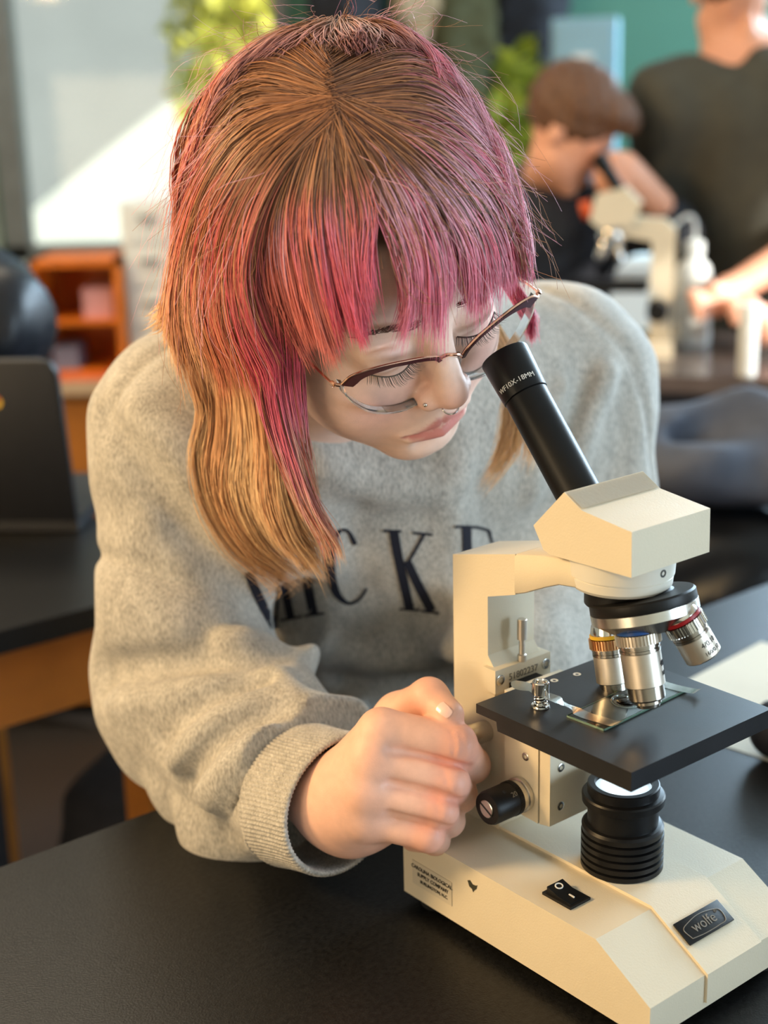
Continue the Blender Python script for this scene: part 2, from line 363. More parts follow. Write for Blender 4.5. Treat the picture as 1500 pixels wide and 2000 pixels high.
# eyepiece tube
TD = Vector((-.646, 0, .763)).normalized(); TT = Vector((.0247, .0635, .3352)); TL = .098
def along(s): return TT - TD*s           # s metres down from the top
TM = axis_matrix(along(TL), TD)
tubeo = obj('eyepiece_tube', lathe([(.0129, 0), (.0129, TL-.028), (.0124, TL-.0275)], 64, None, TM), BLACK_MET, scope, 30)
ey = obj('eyepiece', lathe([(.0124, TL-.0278), (.0135, TL-.0272), (.0139, TL-.020), (.0147, TL-.001), (.0143, TL), (.0118, TL), (.0112, TL-.003), (0, TL-.003)], 64, None, TM), BLACK_MET, scope, 30)
obj('eye_lens', lathe([(.0108, TL-.0029), (.007, TL-.002), (0, TL-.0016)], 32, None, TM), mat('dark glass', (.01, .012, .02, 1), .05, spec=.8, noise=20), ey)
Minv = TM.inverted()
camM = Matrix.LocRotScale(Vector(M_ORG), Euler((0, 0, M_YAW)), None).inverted() @ Vector((0, 0, CAM_Z))
cl = Minv @ camM; ca = math.atan2(cl.y, cl.x)
def wrap(Rr, z0, a0, Mx):
    def fn(co):
        a = a0 + co.x/Rr
        return Mx @ Vector((math.cos(a)*(Rr+co.z), math.sin(a)*(Rr+co.z), z0+co.y))
    return fn
link('eyepiece_lettering', text_mesh('WF10X-18MM', .0042, fn=wrap(.0141, TL-.0212, ca-.12, TM)), WHITE_P, ey)

# nosepiece and objectives
ND = Vector((.14, .02, -1)).normalized()
rt_, dc_ = Vector((.753, .658, 0)), Vector((.658, -.753, 0))     # to the right / towards the viewer, in microscope axes
ND = (Vector((0, 0, -1)) + rt_*.22 + dc_*.17).normalized()
NC = Vector((.117, .0635, .2150)) + rt_*.0115 + dc_*.004
NM = axis_matrix(NC, ND)
nose = obj('nosepiece', lathe([(.012, -.006), (.018, -.0005), (.0285, .0), (.0296, .001), (.0298, .0058), (.0296, .0062)], 72, None, NM), BLACK_SAT, scope, 30)
obj('nosepiece_collar', lathe([(.020, -.008), (.020, .002)], 48, None, C0 @ Matrix.Translation((0, 0, .2165))), BLACK_SAT, nose)
obj('nosepiece_rim', lathe([(.0296, .0062), (.0300, .0064), (.0300, .0118), (.0288, .0125), (.018, .020), (0, .0205)], 72, None, NM), STEEL, nose, 30)
def objective(axis_top, axis_bot, L, name, band, knurl_m, R, tip, letters):
    d = (axis_bot-axis_top).normalized(); Mx = axis_matrix(axis_top, d)
    ob = obj(name, lathe([(R*.78, -.004), (R*.86, 0), (R*.86, .0012)], 48, None, Mx), CHROME, nose, 30)
    obj('colour_band', lathe([(R*.9, .0012), (R*.92, .0014), (R*.92, .0032), (R*.88, .0034)], 48, None, Mx), band, ob)
    obj('knurled_ring', knurl(R, .0036, .0094, 40, .0009, Mx), knurl_m, ob, 20)
    obj('neck_rings', lathe([(R*.9, .0094), (R*.9, .0112), (R*.86, .0114), (R*.86, .0122), (R*.9, .0124), (R*.9, .0138), (R*.86, .0140)], 48, None, Mx), TIPST, ob, 30)
    e = .0142+L
    obj('barrel', lathe([(R*.86, .0140), (R*.88, .0142), (R*.88, e), (R*.84, e+.0004)], 56, None, Mx), SATIN, ob, 30)
    obj('tip', lathe([(R*.82, e)]+tip(R, e), 48, None, Mx), TIPST, ob, 30)
    return ob, Mx, e
rtv, dcv, dn = rt_, dc_, Vector((0, 0, -1))
p40t = Vector((.117, .0635, 0)); 
def mp(x, y, yy):
    """photo pixel -> microscope coordinates on the plane y = yy"""
    v = at(x, y, 1.0)-CAM; c, s = math.cos(M_YAW), math.sin(M_YAW)
    o = CAM-np.array(M_ORG); o = np.array([c*o[0]+s*o[1], -s*o[0]+c*o[1], o[2]]); v = np.array([c*v[0]+s*v[1], -s*v[0]+c*v[1], v[2]])
    return Vector(o+v*((yy-o[1])/v[1]))
tipA = lambda R, e: [(R*.80, e+.0004), (R*.80, e+.0075), (R*.72, e+.0085), (R*.60, e+.0088), (R*.60, e+.0105), (R*.52, e+.0108), (R*.50, e+.0125), (R*.30, e+.0130), (0, e+.0128)]
tipB = lambda R, e: [(R*.86, e+.0004), (R*.80, e+.001), (R*.6, e+.001), (0, e)]
tipC = lambda R, e: [(R*.74, e+.0004), (R*.72, e+.009), (R*.6, e+.0095), (0, e+.009)]
ob40, M40, e40 = objective(mp(1243, 1222, .0565), mp(1267, 1380, .0565), .0185, 'forty_power_objective', BLUE_B, SATIN, .0126, tipA, None)
ob4, M4, e4 = objective(mp(1327, 1199, .0720), mp(1380, 1290, .0820), .0125, 'four_power_objective', RED_B, CHROME, .0118, tipB, None)
ob10, M10, e10 = objective(mp(1186, 1232, .0800), mp(1201, 1345, .0800), .0155, 'ten_power_objective', YEL_B, BRASS, .0115, tipC, None)
def cam_angle(Mx): 
    c = Mx.inverted() @ camM; return math.atan2(c.y, c.x)
def objtext(ob, Mx, s, R, z, off, size):
    a0 = cam_angle(Mx)+off
    def fn(co):
        a = a0 - co.x/R
        return Mx @ Vector((math.cos(a)*(R+co.z), math.sin(a)*(R+co.z), z-co.y))
    link('engraved_lettering', text_mesh(s, size, fn=fn), BLACK_P, ob)
objtext(ob4, M4, '4/0.10', .0118*.88+.00005, .0190, -.62, .0042)
objtext(ob4, M4, '160/0.17', .0118*.88+.00005, .0240, -.62, .0032)
objtext(ob40, M40, '40/0.65', .0126*.88+.00005, .0215, -1.62, .0046)
objtext(ob40, M40, '160/0.17', .0126*.88+.00005, .0270, -1.62, .0036)
objtext(ob10, M10, '10/0.25', .0115*.88+.00005, .0200, -1.6, .0042)

# stage
ZS = .1469
stg = obj('stage', prism([(.0624, ZS), (.1787, ZS), (.1787, ZS-.0111), (.0800, ZS-.0111), (.0790, ZS-.0056), (.0624, ZS-.0056)], .0048, MW-.0048), STAGE_BLK, scope, 30, .0006, 2)
for x, y in ((.0690, .0617), (.0716, .0784)):
    obj('stage_hole', lathe([(.0024, ZS-.0002), (.0024, ZS+.00015), (.0016, ZS+.00015), (0, ZS-.0003)], 20, None, Matrix.Translation((x, y, 0))), mat('pale hole', srgb(205, 200, 185), .5, noise=60), stg)
def mz(x, y, z):
    """photo pixel -> microscope coordinates at height z"""
    p = on_z(x, y, z+M_ORG[2])-np.array(M_ORG); c, s = math.cos(M_YAW), math.sin(M_YAW)
    return Vector((c*p[0]+s*p[1], -s*p[0]+c*p[1], z))
def clip(pts, w0, side):
    P = spline(pts, 40); bm = bmesh.new(); L = []
    for i, p in enumerate(P):
        t = P[min(i+1, 39)]-P[max(i-1, 0)]; t[2] = 0; t /= np.linalg.norm(t)+1e-9; n = np.array([-t[1], t[0], 0]); u = i/39
        w = w0*(1.0 if u > .30 else .55+.45*((u-.16)/.14) if u > .16 else .25+1.15*math.sin(PI*min(1, u/.17+.05)))
        if u > .94: w = w0*.9
        L.append([bm.verts.new(p-n*w), bm.verts.new(p+n*w)])
    for a, b in zip(L, L[1:]): bm.faces.new((a[0], a[1], b[1], b[0]))
    bmesh.ops.solidify(bm, geom=bm.faces[:], thickness=.0004)
    c = obj('stage_clip', bm, mat('spring steel', (.78, .76, .70, 1), .2, metal=1, noise=50, var=.05), scope, 50)
    return c
c1 = clip([mp(1003, 1330, .030), mp(1030, 1345, .0285), mp(1062, 1356, .0290), mz(1092, 1368, ZS+.0085), mz(1122, 1386, ZS+.0026), mz(1145, 1397, ZS+.0018), mz(1175, 1406, ZS+.0017), mz(1200, 1413, ZS+.0019), mz(1212, 1411, ZS+.0036)], .0042, -1)
c2 = clip([(.0570, .1085, ZS+.0085), (.0650, .1070, ZS+.0078), (.0820, .1035, ZS+.0095), (.1000, .1010, ZS+.0075), (.1120, .1010, ZS+.0026), (.1220, .1025, ZS+.0016), (.1320, .1045, ZS+.0018), (.1385, .1060, ZS+.0024), (.1410, .1065, ZS+.0042)], .0040, 1)
def post(par, x, y):
    M0 = Matrix.Translation((x, y, ZS))
    p = obj('clip_post', lathe([(.0052, 0), (.0054, .0004), (.0052, .0014), (.0030, .0016), (.0030, .0078), (.0046, .0079), (.0049, .0083), (.0049, .0150), (.0044, .0156), (.0036, .0156), (.0033, .0145), (.0015, .0142), (0, .0142)], 32, None, M0), CHROME, par, 30)
    obj('clip_spring', tube([(x+.0036*math.cos(t*.62), y+.0036*math.sin(t*.62), ZS+.0014+.0062*t/36) for t in range(37)], .00055, 6), CHROME, p)
post(c1, .0900, .0288); post(c2, .0885, .1030)

# focusing block, bracket, pin
blk = obj('focus_block', prism([(.0492, .0650), (.0775, .0640), (.0775, ZS-.006), (.0492, ZS-.006)], .0400, .0870), CREAM, scope, 30, .0008, 2)
obj('front_plate', prism([(.0785, .0640), (.0868, .0655), (.0868, ZS-.008), (.0785, ZS-.008)], .0405, .0865), CREAM, blk, 30, .0009, 2)
def screw(par, p, d, r=.0030):
    s = obj('socket_screw', lathe([(r, -.001), (r, .0004), (r*.86, .0006), (r*.5, .0006), (r*.45, -.0006), (0, -.0006)], 20, None, axis_matrix(p, d)), STEEL, par, 30)
    return s
for z in (.0745, .1040): screw(blk, (.0672, .0400, z), (0, -1, 0), .0026)
for y, z in ((.0495, .0760), (.0775, .0760), (.0495, .1010), (.0775, .1010)): screw(blk, (.0868, y, z), (1, 0, 0), .0028)
br = obj('stop_bracket', bx(.0300, .0408, .0405, .0872, .1350, .1500), CREAM, scope, 30, .0007)
for y in (.0445, .0832): screw(br, (.0408, y, .1432), (1, 0, 0), .0034)
link('serial_number', text_mesh('51802237', .0062, frame((.0409, .0640, .1428), (0, 1, 0), (0, 0, 1))), GREY_P, br)
obj('stop_screw', lathe([(.0028, 0), (.0028, .004), (.0018, .0045), (.0018, .0135), (.0030, .014), (.0030, .0265), (.0026, .027), (0, .027)], 28, None, Matrix.Translation((.0395, .0640, .150))), SATIN, br, 30)
obj('rack_shadow_plate', bx(.0408, .060, .052, .075, .1340, .1395), BLACK_SAT, scope)  # black plate put in as the shadow between bracket and stage

# focus knobs on both sides
def fine_knob(sy):
    y0 = .0400 if sy < 0 else .0870
    Mx = axis_matrix((.0640, y0, .0785), (0, sy, 0))
    k = obj('fine_focus_knob', lathe([(.0098, .0070), (.0104, .0074), (.0104, .0265), (.0096, .0285), (.0065, .0286)], 56, None, Mx), BLACK_SAT, scope, 30)
    obj('knob_collar', lathe([(.0104, 0), (.0108, .0004), (.0108, .0030), (.0098, .0034), (.0098, .0070)], 48, None, Mx), STEEL, k, 30)
    obj('knurled_ring', knurl(.0107, .0072, .0105, 60, .0003, Mx), BLACK_SAT, k, 20)
    sc = obj('knob_screw', lathe([(.0055, .0286), (.0055, .0291), (.005, .0294), (0, .0294)], 28, None, Mx), STEEL, k, 30)
    sb = bx(-.0054, .0054, -.0005, .0005, .0292, .0296); bmesh.ops.transform(sb, matrix=Mx @ Matrix.Rotation(-.5, 4, 'Z'), verts=sb.verts)
    obj('screw_slot', sb, BLACK_P, sc)
    if sy < 0:
        a0 = cam_angle(Mx)
        def fn(co):
            a = a0+.12+co.y/.0105
            return Mx @ Vector((math.cos(a)*(.01045+co.z), math.sin(a)*(.01045+co.z), .0135-co.x))
        link('knob_lettering', text_mesh('20', .0044, fn=fn), GREY_P, k)
        obj('grub_screw_hole', lathe([(.0013, 0), (.0010, .0002), (0, -.0004)], 16, None, axis_matrix(Mx @ Vector((math.cos(a0+.5)*.0104, math.sin(a0+.5)*.0104, .019)), (Mx.to_3x3() @ Vector((math.cos(a0+.5), math.sin(a0+.5), 0))))), RUBBER, k)
fine_knob(-1); fine_knob(1)
for sy, y0 in ((-1, .044), (1, .083)):
    Mx = axis_matrix((.0288, y0, .1064), (0, sy, 0))
    k = obj('coarse_focus_knob', lathe([(.0100, .021), (.0125, .022), (.0125, .040), (.011, .042), (0, .042)], 48, None, Mx), BLACK_SAT, scope, 30)
    obj('axle', lathe([(.0068, -.002), (.0068, .0215)], 40, None, Mx), STEEL, k, 30)

# illuminator
IM = Matrix.Translation((.1195, .0675, 0))
bp = [(.0215, MH-.001), (.0225, MH+.0015)]
z = MH+.002
for i in range(5):
    bp += [(.0222, z), (.0240, z+.0004), (.0240, z+.0032), (.0222, z+.0036)]; z += .0046
bp += [(.0235, z), (.0238, z+.003), (.0225, z+.0045), (.0205, z+.005), (.0205, z+.0165), (.0222, z+.0175), (.0238, z+.0185), (.0240, z+.0225), (.0232, z+.0235), (.0208, z+.0240), (.0208, z+.0290), (.0200, z+.0295), (.0168, z+.0295), (.0160, z+.0275)]
ill = obj('illuminator', lathe(bp, 72, None, IM, False), BLACK_MET, scope, 30)
obj('lamp_lens', lathe([(.0165, z+.0262), (.010, z+.0280), (0, z+.0287)], 40, None, IM), LAMP_LENS, ill, 60)

# glass slide on the stage: a thing of its own
GLASS = mat('slide glass', (.9, .97, .94, 1), .02, trans=1, ior=1.5, noise=30, var=.01)
GEDGE = mat('green glass edge', srgb(150, 190, 170), .1, trans=.6, ior=1.5, noise=30)
slide = empty('glass_slide', tuple(Matrix.LocRotScale(Vector(M_ORG), Euler((0, 0, M_YAW)), None) @ Vector((.1205, .0685, ZS))), M_YAW+.06)
tag(slide, 'clear glass specimen slide with a ringed drop on the black stage', 'slide')
obj('slide_glass', bx(-.0130, .0130, -.0380, .0380, .0001, .0012), GLASS, slide)
for s in (-1, 1): obj('ground_edge', bx(-.0130, .0130, s*.0380-.0004, s*.0380+.0004, .0001, .0012), GEDGE, slide)
for s in (-1, 1): obj('ground_edge', bx(s*.0130-.0004, s*.0130+.0004, -.0378, .0378, .0001, .0012), GEDGE, slide)
obj('specimen_ring', tube([(.0085*math.cos(t*PI/24)-.001, .0085*math.sin(t*PI/24), .0014) for t in range(48)], .0007, 8, None, True), GLASS, slide)
obj('water_drop', lathe([(.0062, .0012), (.0055, .0018), (.003, .0023), (0, .0024)], 32, None, Matrix.Translation((-.001, 0, 0))), GLASS, slide)
# ------------------------------------------------------------------ distance-field modelling for bodies and cloth
def rcone(P, a, b, r1, r2):
    a = np.asarray(a, float); b = np.asarray(b, float); ba = b-a; l2 = ba@ba; rr = r1-r2; a2 = l2-rr*rr; il2 = 1/l2
    pa = P-a; y = pa@ba; z = y-l2; w = pa*l2-np.outer(y, ba); x2 = (w*w).sum(1); y2 = y*y*l2; z2 = z*z*l2
    k = np.sign(rr)*rr*rr*x2
    d = (np.sqrt(x2*a2*il2)+y*rr)*il2-r1
    m1 = np.sign(z)*a2*z2 > k; m2 = np.sign(y)*a2*y2 < k
    d = np.where(m1, np.sqrt(x2+z2)*il2-r2, np.where(m2, np.sqrt(x2+y2)*il2-r1, d))
    return d
def sph(P, c, r): return np.sqrt(((P-np.asarray(c))**2).sum(1))-r
def ell(P, c, r):
    q = (P-np.asarray(c)); r = np.asarray(r, float)
    k0 = np.sqrt(((q/r)**2).sum(1)); k1 = np.sqrt(((q/r**2)**2).sum(1))
    return k0*(k0-1)/np.maximum(k1, 1e-9)
def smin(a, b, k):
    h = np.maximum(k-np.abs(a-b), 0)/k
    return np.minimum(a, b)-h*h*k*.25
def smax(a, b, k): return -smin(-a, -b, k)
def segdist(P, L):
    """distance to a polyline"""
    d = np.full(len(P), 1e9)
    for a, b in zip(L[:-1], L[1:]):
        ba = b-a; t = np.clip(((P-a)@ba)/(ba@ba), 0, 1); d = np.minimum(d, ((P-a-t[:, None]*ba)**2).sum(1))
    return np.sqrt(d)
def near(P, c, r, fn, out=None):
    """evaluate fn only inside a bounding sphere; outside return a safe far distance"""
    dd = np.sqrt(((P-np.asarray(c))**2).sum(1)); m = dd < r+.03
    res = np.maximum(dd-r, .03)
    if m.any(): res[m] = fn(P[m])
    return res
def sdf_mesh(fn, lo, hi, h, levels=5, name='body', project=1, safe=1.25):
    lo = np.asarray(lo, float); S = h*2**levels
    n = np.ceil((np.asarray(hi)-lo)/S).astype(int)
    I = np.stack(np.meshgrid(*[np.arange(k) for k in n], indexing='ij'), -1).reshape(-1, 3); s = S
    for l in range(levels+1):
        d = fn(lo+(I+.5)*s); I = I[np.abs(d) < s*.87*safe+.0006]
        if l < levels:
            I = (I[:, None, :]*2+np.array([[a, b, c] for a in (0, 1) for b in (0, 1) for c in (0, 1)])).reshape(-1, 3); s /= 2
    big = int(max(n))*2**levels+4
    key = lambda J: (J[:, 0].astype(np.int64)*big+J[:, 1])*big+J[:, 2]
    off = np.array([[a, b, c] for a in (0, 1) for b in (0, 1) for c in (0, 1)])
    C = (I[:, None, :]+off).reshape(-1, 3); ck, inv = np.unique(key(C), return_inverse=True)
    first = np.zeros(len(ck), np.int64); first[inv] = np.arange(len(C)); CU = C[first]
    v = fn(lo+CU*h); V = v[inv].reshape(-1, 8)
    act = (V.min(1) < 0) & (V.max(1) >= 0); Ia = I[act]; Va = V[act]
    acc = np.zeros((len(Ia), 3)); cnt = np.zeros(len(Ia))
    for a in range(8):
        for b in range(a+1, 8):
            if abs(off[a]-off[b]).sum() == 1:
                m = (Va[:, a] < 0) != (Va[:, b] < 0); t = Va[m, a]/(Va[m, a]-Va[m, b])
                acc[m] += off[a]+(off[b]-off[a])*t[:, None]; cnt[m] += 1
    X = lo+(Ia+acc/cnt[:, None])*h
    k = key(Ia); o = np.argsort(k); ks = k[o]
    def find(J):
        q = key(J); i = np.searchsorted(ks, q); i = np.minimum(i, len(ks)-1)
        return np.where(ks[i] == q, o[i], -1)
    quads = []
    sgn = v < 0
    cv = dict()
    idx_of = lambda J: np.searchsorted(ck, key(J))
    for ax in range(3):
        J2 = CU.copy(); J2[:, ax] += 1; i2 = idx_of(J2); ok = (i2 < len(ck)); i2 = np.minimum(i2, len(ck)-1); ok &= ck[i2] == key(J2)
        m = ok & (sgn != sgn[i2]); E = CU[m]; flip = sgn[m]
        u, w = [(1, 2), (2, 0), (0, 1)][ax]; du = np.eye(3, dtype=int)[u]; dw = np.eye(3, dtype=int)[w]
        q = np.stack([find(E-du-dw), find(E-dw), find(E), find(E-du)], 1)
        good = (q >= 0).all(1); q = q[good]; fl = flip[good]
        q[~fl] = q[~fl][:, ::-1]; quads.append(q)
    Q = np.concatenate(quads)
    for _ in range(project):
        e = h*.35; g = np.stack([fn(X+np.eye(3)[i]*e)-fn(X-np.eye(3)[i]*e) for i in range(3)], 1); g /= np.linalg.norm(g, axis=1)[:, None]+1e-12
        X = X-g*np.clip(fn(X), -h, h)[:, None]
    me = bpy.data.meshes.new(name)
    me.vertices.add(len(X)); me.vertices.foreach_set('co', X.astype(np.float32).ravel())
    me.loops.add(len(Q)*4); me.loops.foreach_set('vertex_index', Q.astype(np.int32).ravel())
    me.polygons.add(len(Q)); me.polygons.foreach_set('loop_start', np.arange(0, len(Q)*4, 4, dtype=np.int32))
    me.polygons.foreach_set('use_smooth', np.ones(len(Q), bool))
    me.update(calc_edges=True)
    return me, X
def paint(me, rgb, name='tint'):
    a = me.color_attributes.new(name, 'FLOAT_COLOR', 'POINT')
    a.data.foreach_set('color', np.concatenate([rgb, np.ones((len(rgb), 1))], 1).astype(np.float32).ravel())
def lin(r, g, b): return np.array(srgb(r, g, b)[:3])
# ------------------------------------------------------------------ the person at the microscope
H_O = np.array([.0312, .812, CAM_Z-.1315])
H_L = np.array([.832, .4646, .3033]); H_F = np.array([.5548, -.6966, -.4549]); H_U = np.array([0, -.5467, .8373])
H_L /= np.linalg.norm(H_L); H_U -= H_L*(H_U@H_L); H_U /= np.linalg.norm(H_U); H_F -= H_L*(H_F@H_L)+H_U*(H_F@H_U); H_F /= np.linalg.norm(H_F)
HB = np.stack([H_L, H_F, H_U])
def hw(p): return H_O + (np.asarray(p, float)/1000)@HB           # head millimetres -> world
def head_sdf(P):
    q = ((P-H_O)@HB.T)*1000; s = q.copy(); s[:, 0] = np.abs(s[:, 0])
    d = ell(q, (0, -92, 30), (73, 92, 84))
    d = smin(d, ell(q, (0, -50, -28), (58, 52, 68)), 26)                         # face mass
    d = smin(d, rcone(s, (10, -20, -86), (48, -66, -52), 20, 20), 22)            # jaw
    d = smin(d, sph(q, (0, -15, -87), 19), 14)                                   # chin
    d = smin(d, ell(s, (34, -28, -42), (29, 26, 32)), 24)                        # cheeks
    d = smin(d, rcone(s, (0, -9, 18), (34, -18, 16), 11, 10), 16)                # brow
    d = smax(d, -ell(s, (30, 11, -3), (20, 13, 12)), 12)                         # eye sockets
    d = smin(d, ell(s, (30.5, -9.5, -4), (16.5, 13.0, 12.0)), 4.0)               # lowered lids over the eyeballs
    d = smax(d, -rcone(s, (16, 2.5, 6.5), (45, -7.5, 4), .9, .9), 3.0)           # lid crease
    d = smin(d, rcone(q, (0, -1, 8), (0, 15, -28), 7.0, 9.5), 10)                # nose
    d = smin(d, ell(q, (0, 17.5, -34), (10.5, 10.0, 9.0)), 6)
    d = smin(d, ell(s, (11.5, 10, -38.5), (6.8, 8.0, 6.8)), 5)                   # wings
    d = smax(d, -ell(s, (5.8, 14, -46.5), (3.0, 5.0, 3.4)), 3)                   # nostrils
    d = smin(d, ell(q, (0, -7, -61), (28, 14, 22)), 12)                          # muzzle
    d = smin(d, rcone(s, (3.4, 5.6, -64.4), (24, 1.2, -68.4), 3.9, 2.1), 4.5)       # upper lip
    d = smin(d, rcone(s, (0, 5.8, -74.0), (18.5, 2.0, -72.4), 5.8, 3.5), 4.5)       # lower lip
    d = smax(d, -rcone(s, (0, 11.6, -68.8), (26, 3.2, -70.2), 1.1, 1.5), 2.0)    # mouth line
    d = smax(d, -rcone(s, (0, 8, -83.5), (12, 3, -82.5), 2.2, 1.5), 9)           # dip under the lip
    ear = ell(s, (72, -92, -12), (7, 19, 31)); ear = smax(ear, -ell(s, (80, -90, -9), (6, 11, 19)), 5)
    d = smin(d, ear, 7)
    d = smin(d, rcone(q, (0, -98, -40), (0, -150, -170), 52, 60), 30)            # neck
    return d/1000
# joints: photo pixel and distance
J = lambda x, y, d: at(x, y, d)
SH_R, EL_R, WR_R = J(385, 850, 1.00), J(372, 1335, .98), J(655, 1568, .795)
SH_L, EL_L, WR_L = J(1078, 758, 1.14), J(1135, 1130, 1.10), J(1010, 1260, .985)
CHEST, WAIST, NECK = J(745, 900, 1.11), J(850, 1480, 1.30), J(690, 640, 1.04)
# right hand: (pixel x, y, distance, radius m) chains
FING = {
 'index': [(746, 1424, .768, .0128), (890, 1453, .766, .0120), (922, 1494, .790, .0106), (880, 1500, .812, .0090)],
 'middle': [(728, 1482, .760, .0125), (878, 1527, .757, .0112), (898, 1553, .781, .0101), (850, 1556, .803, .0086)],
 'ring': [(718, 1544, .757, .0120), (860, 1583, .752, .0102), (876, 1603, .775, .0094), (828, 1604, .797, .0080)],
 'little': [(722, 1600, .760, .0112), (836, 1632, .752, .0092), (850, 1641, .773, .0084), (806, 1640, .793, .0072)],
}
THUMB = [(690, 1500, .800, .0165), (778, 1398, .806, .0135), (838, 1362, .790, .0112), (876, 1396, .774, .0094)]
KNUCK = ((738, 1476, .7535), (724, 1546, .7515), (734, 1604, .7560))
def hand_raw(P):
    w = WR_R
    palm = rcone(P, w, J(690, 1560, .782), .0235, .020)
    for f, c in FING.items():
        m = J(*c[0][:3]); palm = smin(palm, rcone(P, w*.75+m*.25, w*.04+m*.96, .018, c[0][3]*1.0), .018)
    palm = smin(palm, rcone(P, J(700, 1580, .785), J(760, 1520, .79), .020, .016), .02)
    palm = smin(palm, rcone(P, J(742, 1604, .777), J(690, 1618, .785), .012, .015), .014)
    fs = []
    for f, c in FING.items():
        j = [J(*q[:3]) for q in c]; r = [q[3] for q in c]
        mid = (j[0]+j[1])/2
        g = rcone(P, j[0], j[1], r[0]*.96, r[1]);
        g = smin(g, rcone(P, j[1], j[2], r[1], r[2]), .004); g = smin(g, rcone(P, j[2], j[3], r[2], r[3]), .004)
        fs.append(g)
    d = fs[0]
    for g in fs[1:]: d = smin(d, g, .0012)
    d = smin(d, palm, .0055)
    j = [J(*q[:3]) for q in THUMB]; r = [q[3] for q in THUMB]
    t = rcone(P, j[0], j[1], r[0], r[1]); t = smin(t, rcone(P, j[1], j[2], r[1], r[2]), .006); t = smin(t, rcone(P, j[2], j[3], r[2], r[3]), .005)
    d = smin(d, t, .003)
    d = smin(d, rcone(P, w, w*.7+EL_R*.3, .0245, .030), .012)
    return d
def march(fn, pix, d0=.70, d1=1.45, n=110):
    """where the camera rays through photo pixels first meet a distance field"""
    pix = np.asarray(pix, float); O = np.array([at(x, y, d0) for x, y in pix]); V = np.array([at(x, y, d0+1) for x, y in pix])-O; V /= np.linalg.norm(V, axis=1)[:, None]
    t = np.zeros(len(O))
    for _ in range(n):
        d = fn(O+V*t[:, None]); t += np.clip(d, -.01, .05)*.8
    return O+V*t[:, None]
# deep creases where neighbouring fingers press together, and the fine folds over the middle joints
CREASE = [march(hand_raw, spline(p, 9), .66, 1.0, 60) for p in ([(764, 1468), (830, 1477), (915, 1500)], [(762, 1529), (820, 1541), (900, 1564)], [(760, 1590), (820, 1604), (876, 1618)])]
FOLDL = [march(hand_raw, spline(p, 5), .66, 1.0, 60) for p in ([(880, 1428), (888, 1450), (886, 1474)], [(898, 1432), (906, 1454), (902, 1478)], [(868, 1508), (874, 1526), (872, 1546)], [(852, 1566), (857, 1582), (855, 1598)])]
def hand_sdf(P):
    d = hand_raw(P); m = np.abs(d) < .008
    if m.any():
        Q = P[m]; e = np.zeros(len(Q))
        for L in CREASE: e += .0026*np.exp(-(segdist(Q, L)/.0030)**2)
        for L in FOLDL: e += .0007*np.exp(-(segdist(Q, L)/.0014)**2)
        d[m] += e
    return d
HAND_C = J(790, 1530, .78); HEAD_C = hw((0, -85, -20))
def body_sdf(P):
    d = rcone(P, SH_R, EL_R, .040, .034); d = smin(d, rcone(P, EL_R, WR_R*.75+EL_R*.25, .034, .028), .02)
    d = smin(d, rcone(P, SH_L, EL_L, .042, .036), .03); d = smin(d, rcone(P, EL_L, WR_L, .038, .026), .02)
    d = smin(d, rcone(P, SH_R, SH_L, .045, .045), .06); d = smin(d, rcone(P, CHEST, WAIST, .08, .085), .06)
    d = smin(d, rcone(P, NECK, hw((0, -110, -90)), .055, .052), .04)
    d = smin(d, near(P, HEAD_C, .17, head_sdf), .014)
    d = smin(d, near(P, HAND_C, .125, hand_sdf), .008)
    return d
SKIN = mat('skin', (.7, .45, .36, 1), .46, spec=.4, vcol='tint', noise=140, var=.05, bump=(1100, .22, .0004))
me, X = sdf_mesh(body_sdf, (-.36, .66, .82), (.42, 1.42, 1.52), .0018, 5, 'body', 1, 1.4)
q = ((X-H_O)@HB.T)*1000; sx = np.abs(q[:, 0])
col = np.tile(lin(249, 213, 194), (len(X), 1))
def hair_line(q):
    s = np.abs(q[:, 0]); y = q[:, 1]; z = q[:, 2]
    return np.where(y > -60, z-62+(s/60)**4*30-np.clip(-y-20, 0, 60)*1.2, z+25+(-y-60)*.6)
def blend(c, w): 
    global col
    w = np.clip(w, 0, 1)[:, None]; col = col*(1-w)+np.asarray(c)*w
g = lambda d, s: np.exp(-(d/s)**2)
sq = q.copy(); sq[:, 0] = sx
blend(lin(234, 158, 142), .5*g(np.linalg.norm(sq-[36, 2, -38], axis=1), 24))
blend(lin(234, 162, 148), .5*g(np.linalg.norm(q-[0, 26, -37], axis=1), 15))
lipd = np.minimum(rcone(sq, (3.4, 6.6, -64.6), (22.5, 1.8, -68.6), 3.9, 2.2), rcone(sq, (0, 6.4, -74.0), (17.5, 2.4, -72.4), 6.0, 3.5))
blend(lin(208, 118, 112), np.clip(.9-lipd/1.2, 0, .85)*(np.abs(q[:, 1]) < 30))
blend(lin(214, 160, 148), .4*g(np.linalg.norm(sq-[30, 2, 3], axis=1), 9))
for x, y, dd in KNUCK+((893, 1452, .757), (878, 1528, .747), (862, 1580, .744)):
    blend(lin(214, 128, 108), .45*g(np.linalg.norm(X-J(x, y, dd), axis=1), .009))
blend(lin(240, 184, 160), .75*g(np.maximum(np.linalg.norm(X-HAND_C, axis=1)-.05, 0), .05))
for k, c in FING.items():
    blend(lin(226, 142, 122), .35*g(np.linalg.norm(X-J(*c[1][:3]), axis=1)-c[1][3], .006))
blend(lin(226, 150, 126), .35*g(np.linalg.norm(X-J(836, 1365, .785), axis=1), .02))
blend(lin(134, 92, 68), np.clip((hair_line(q)-0)/6, 0, 1)*(np.linalg.norm(X-HEAD_C, axis=1) < .2))
paint(me, col)
person = empty('person', tuple(WAIST[:2])+(.45,))
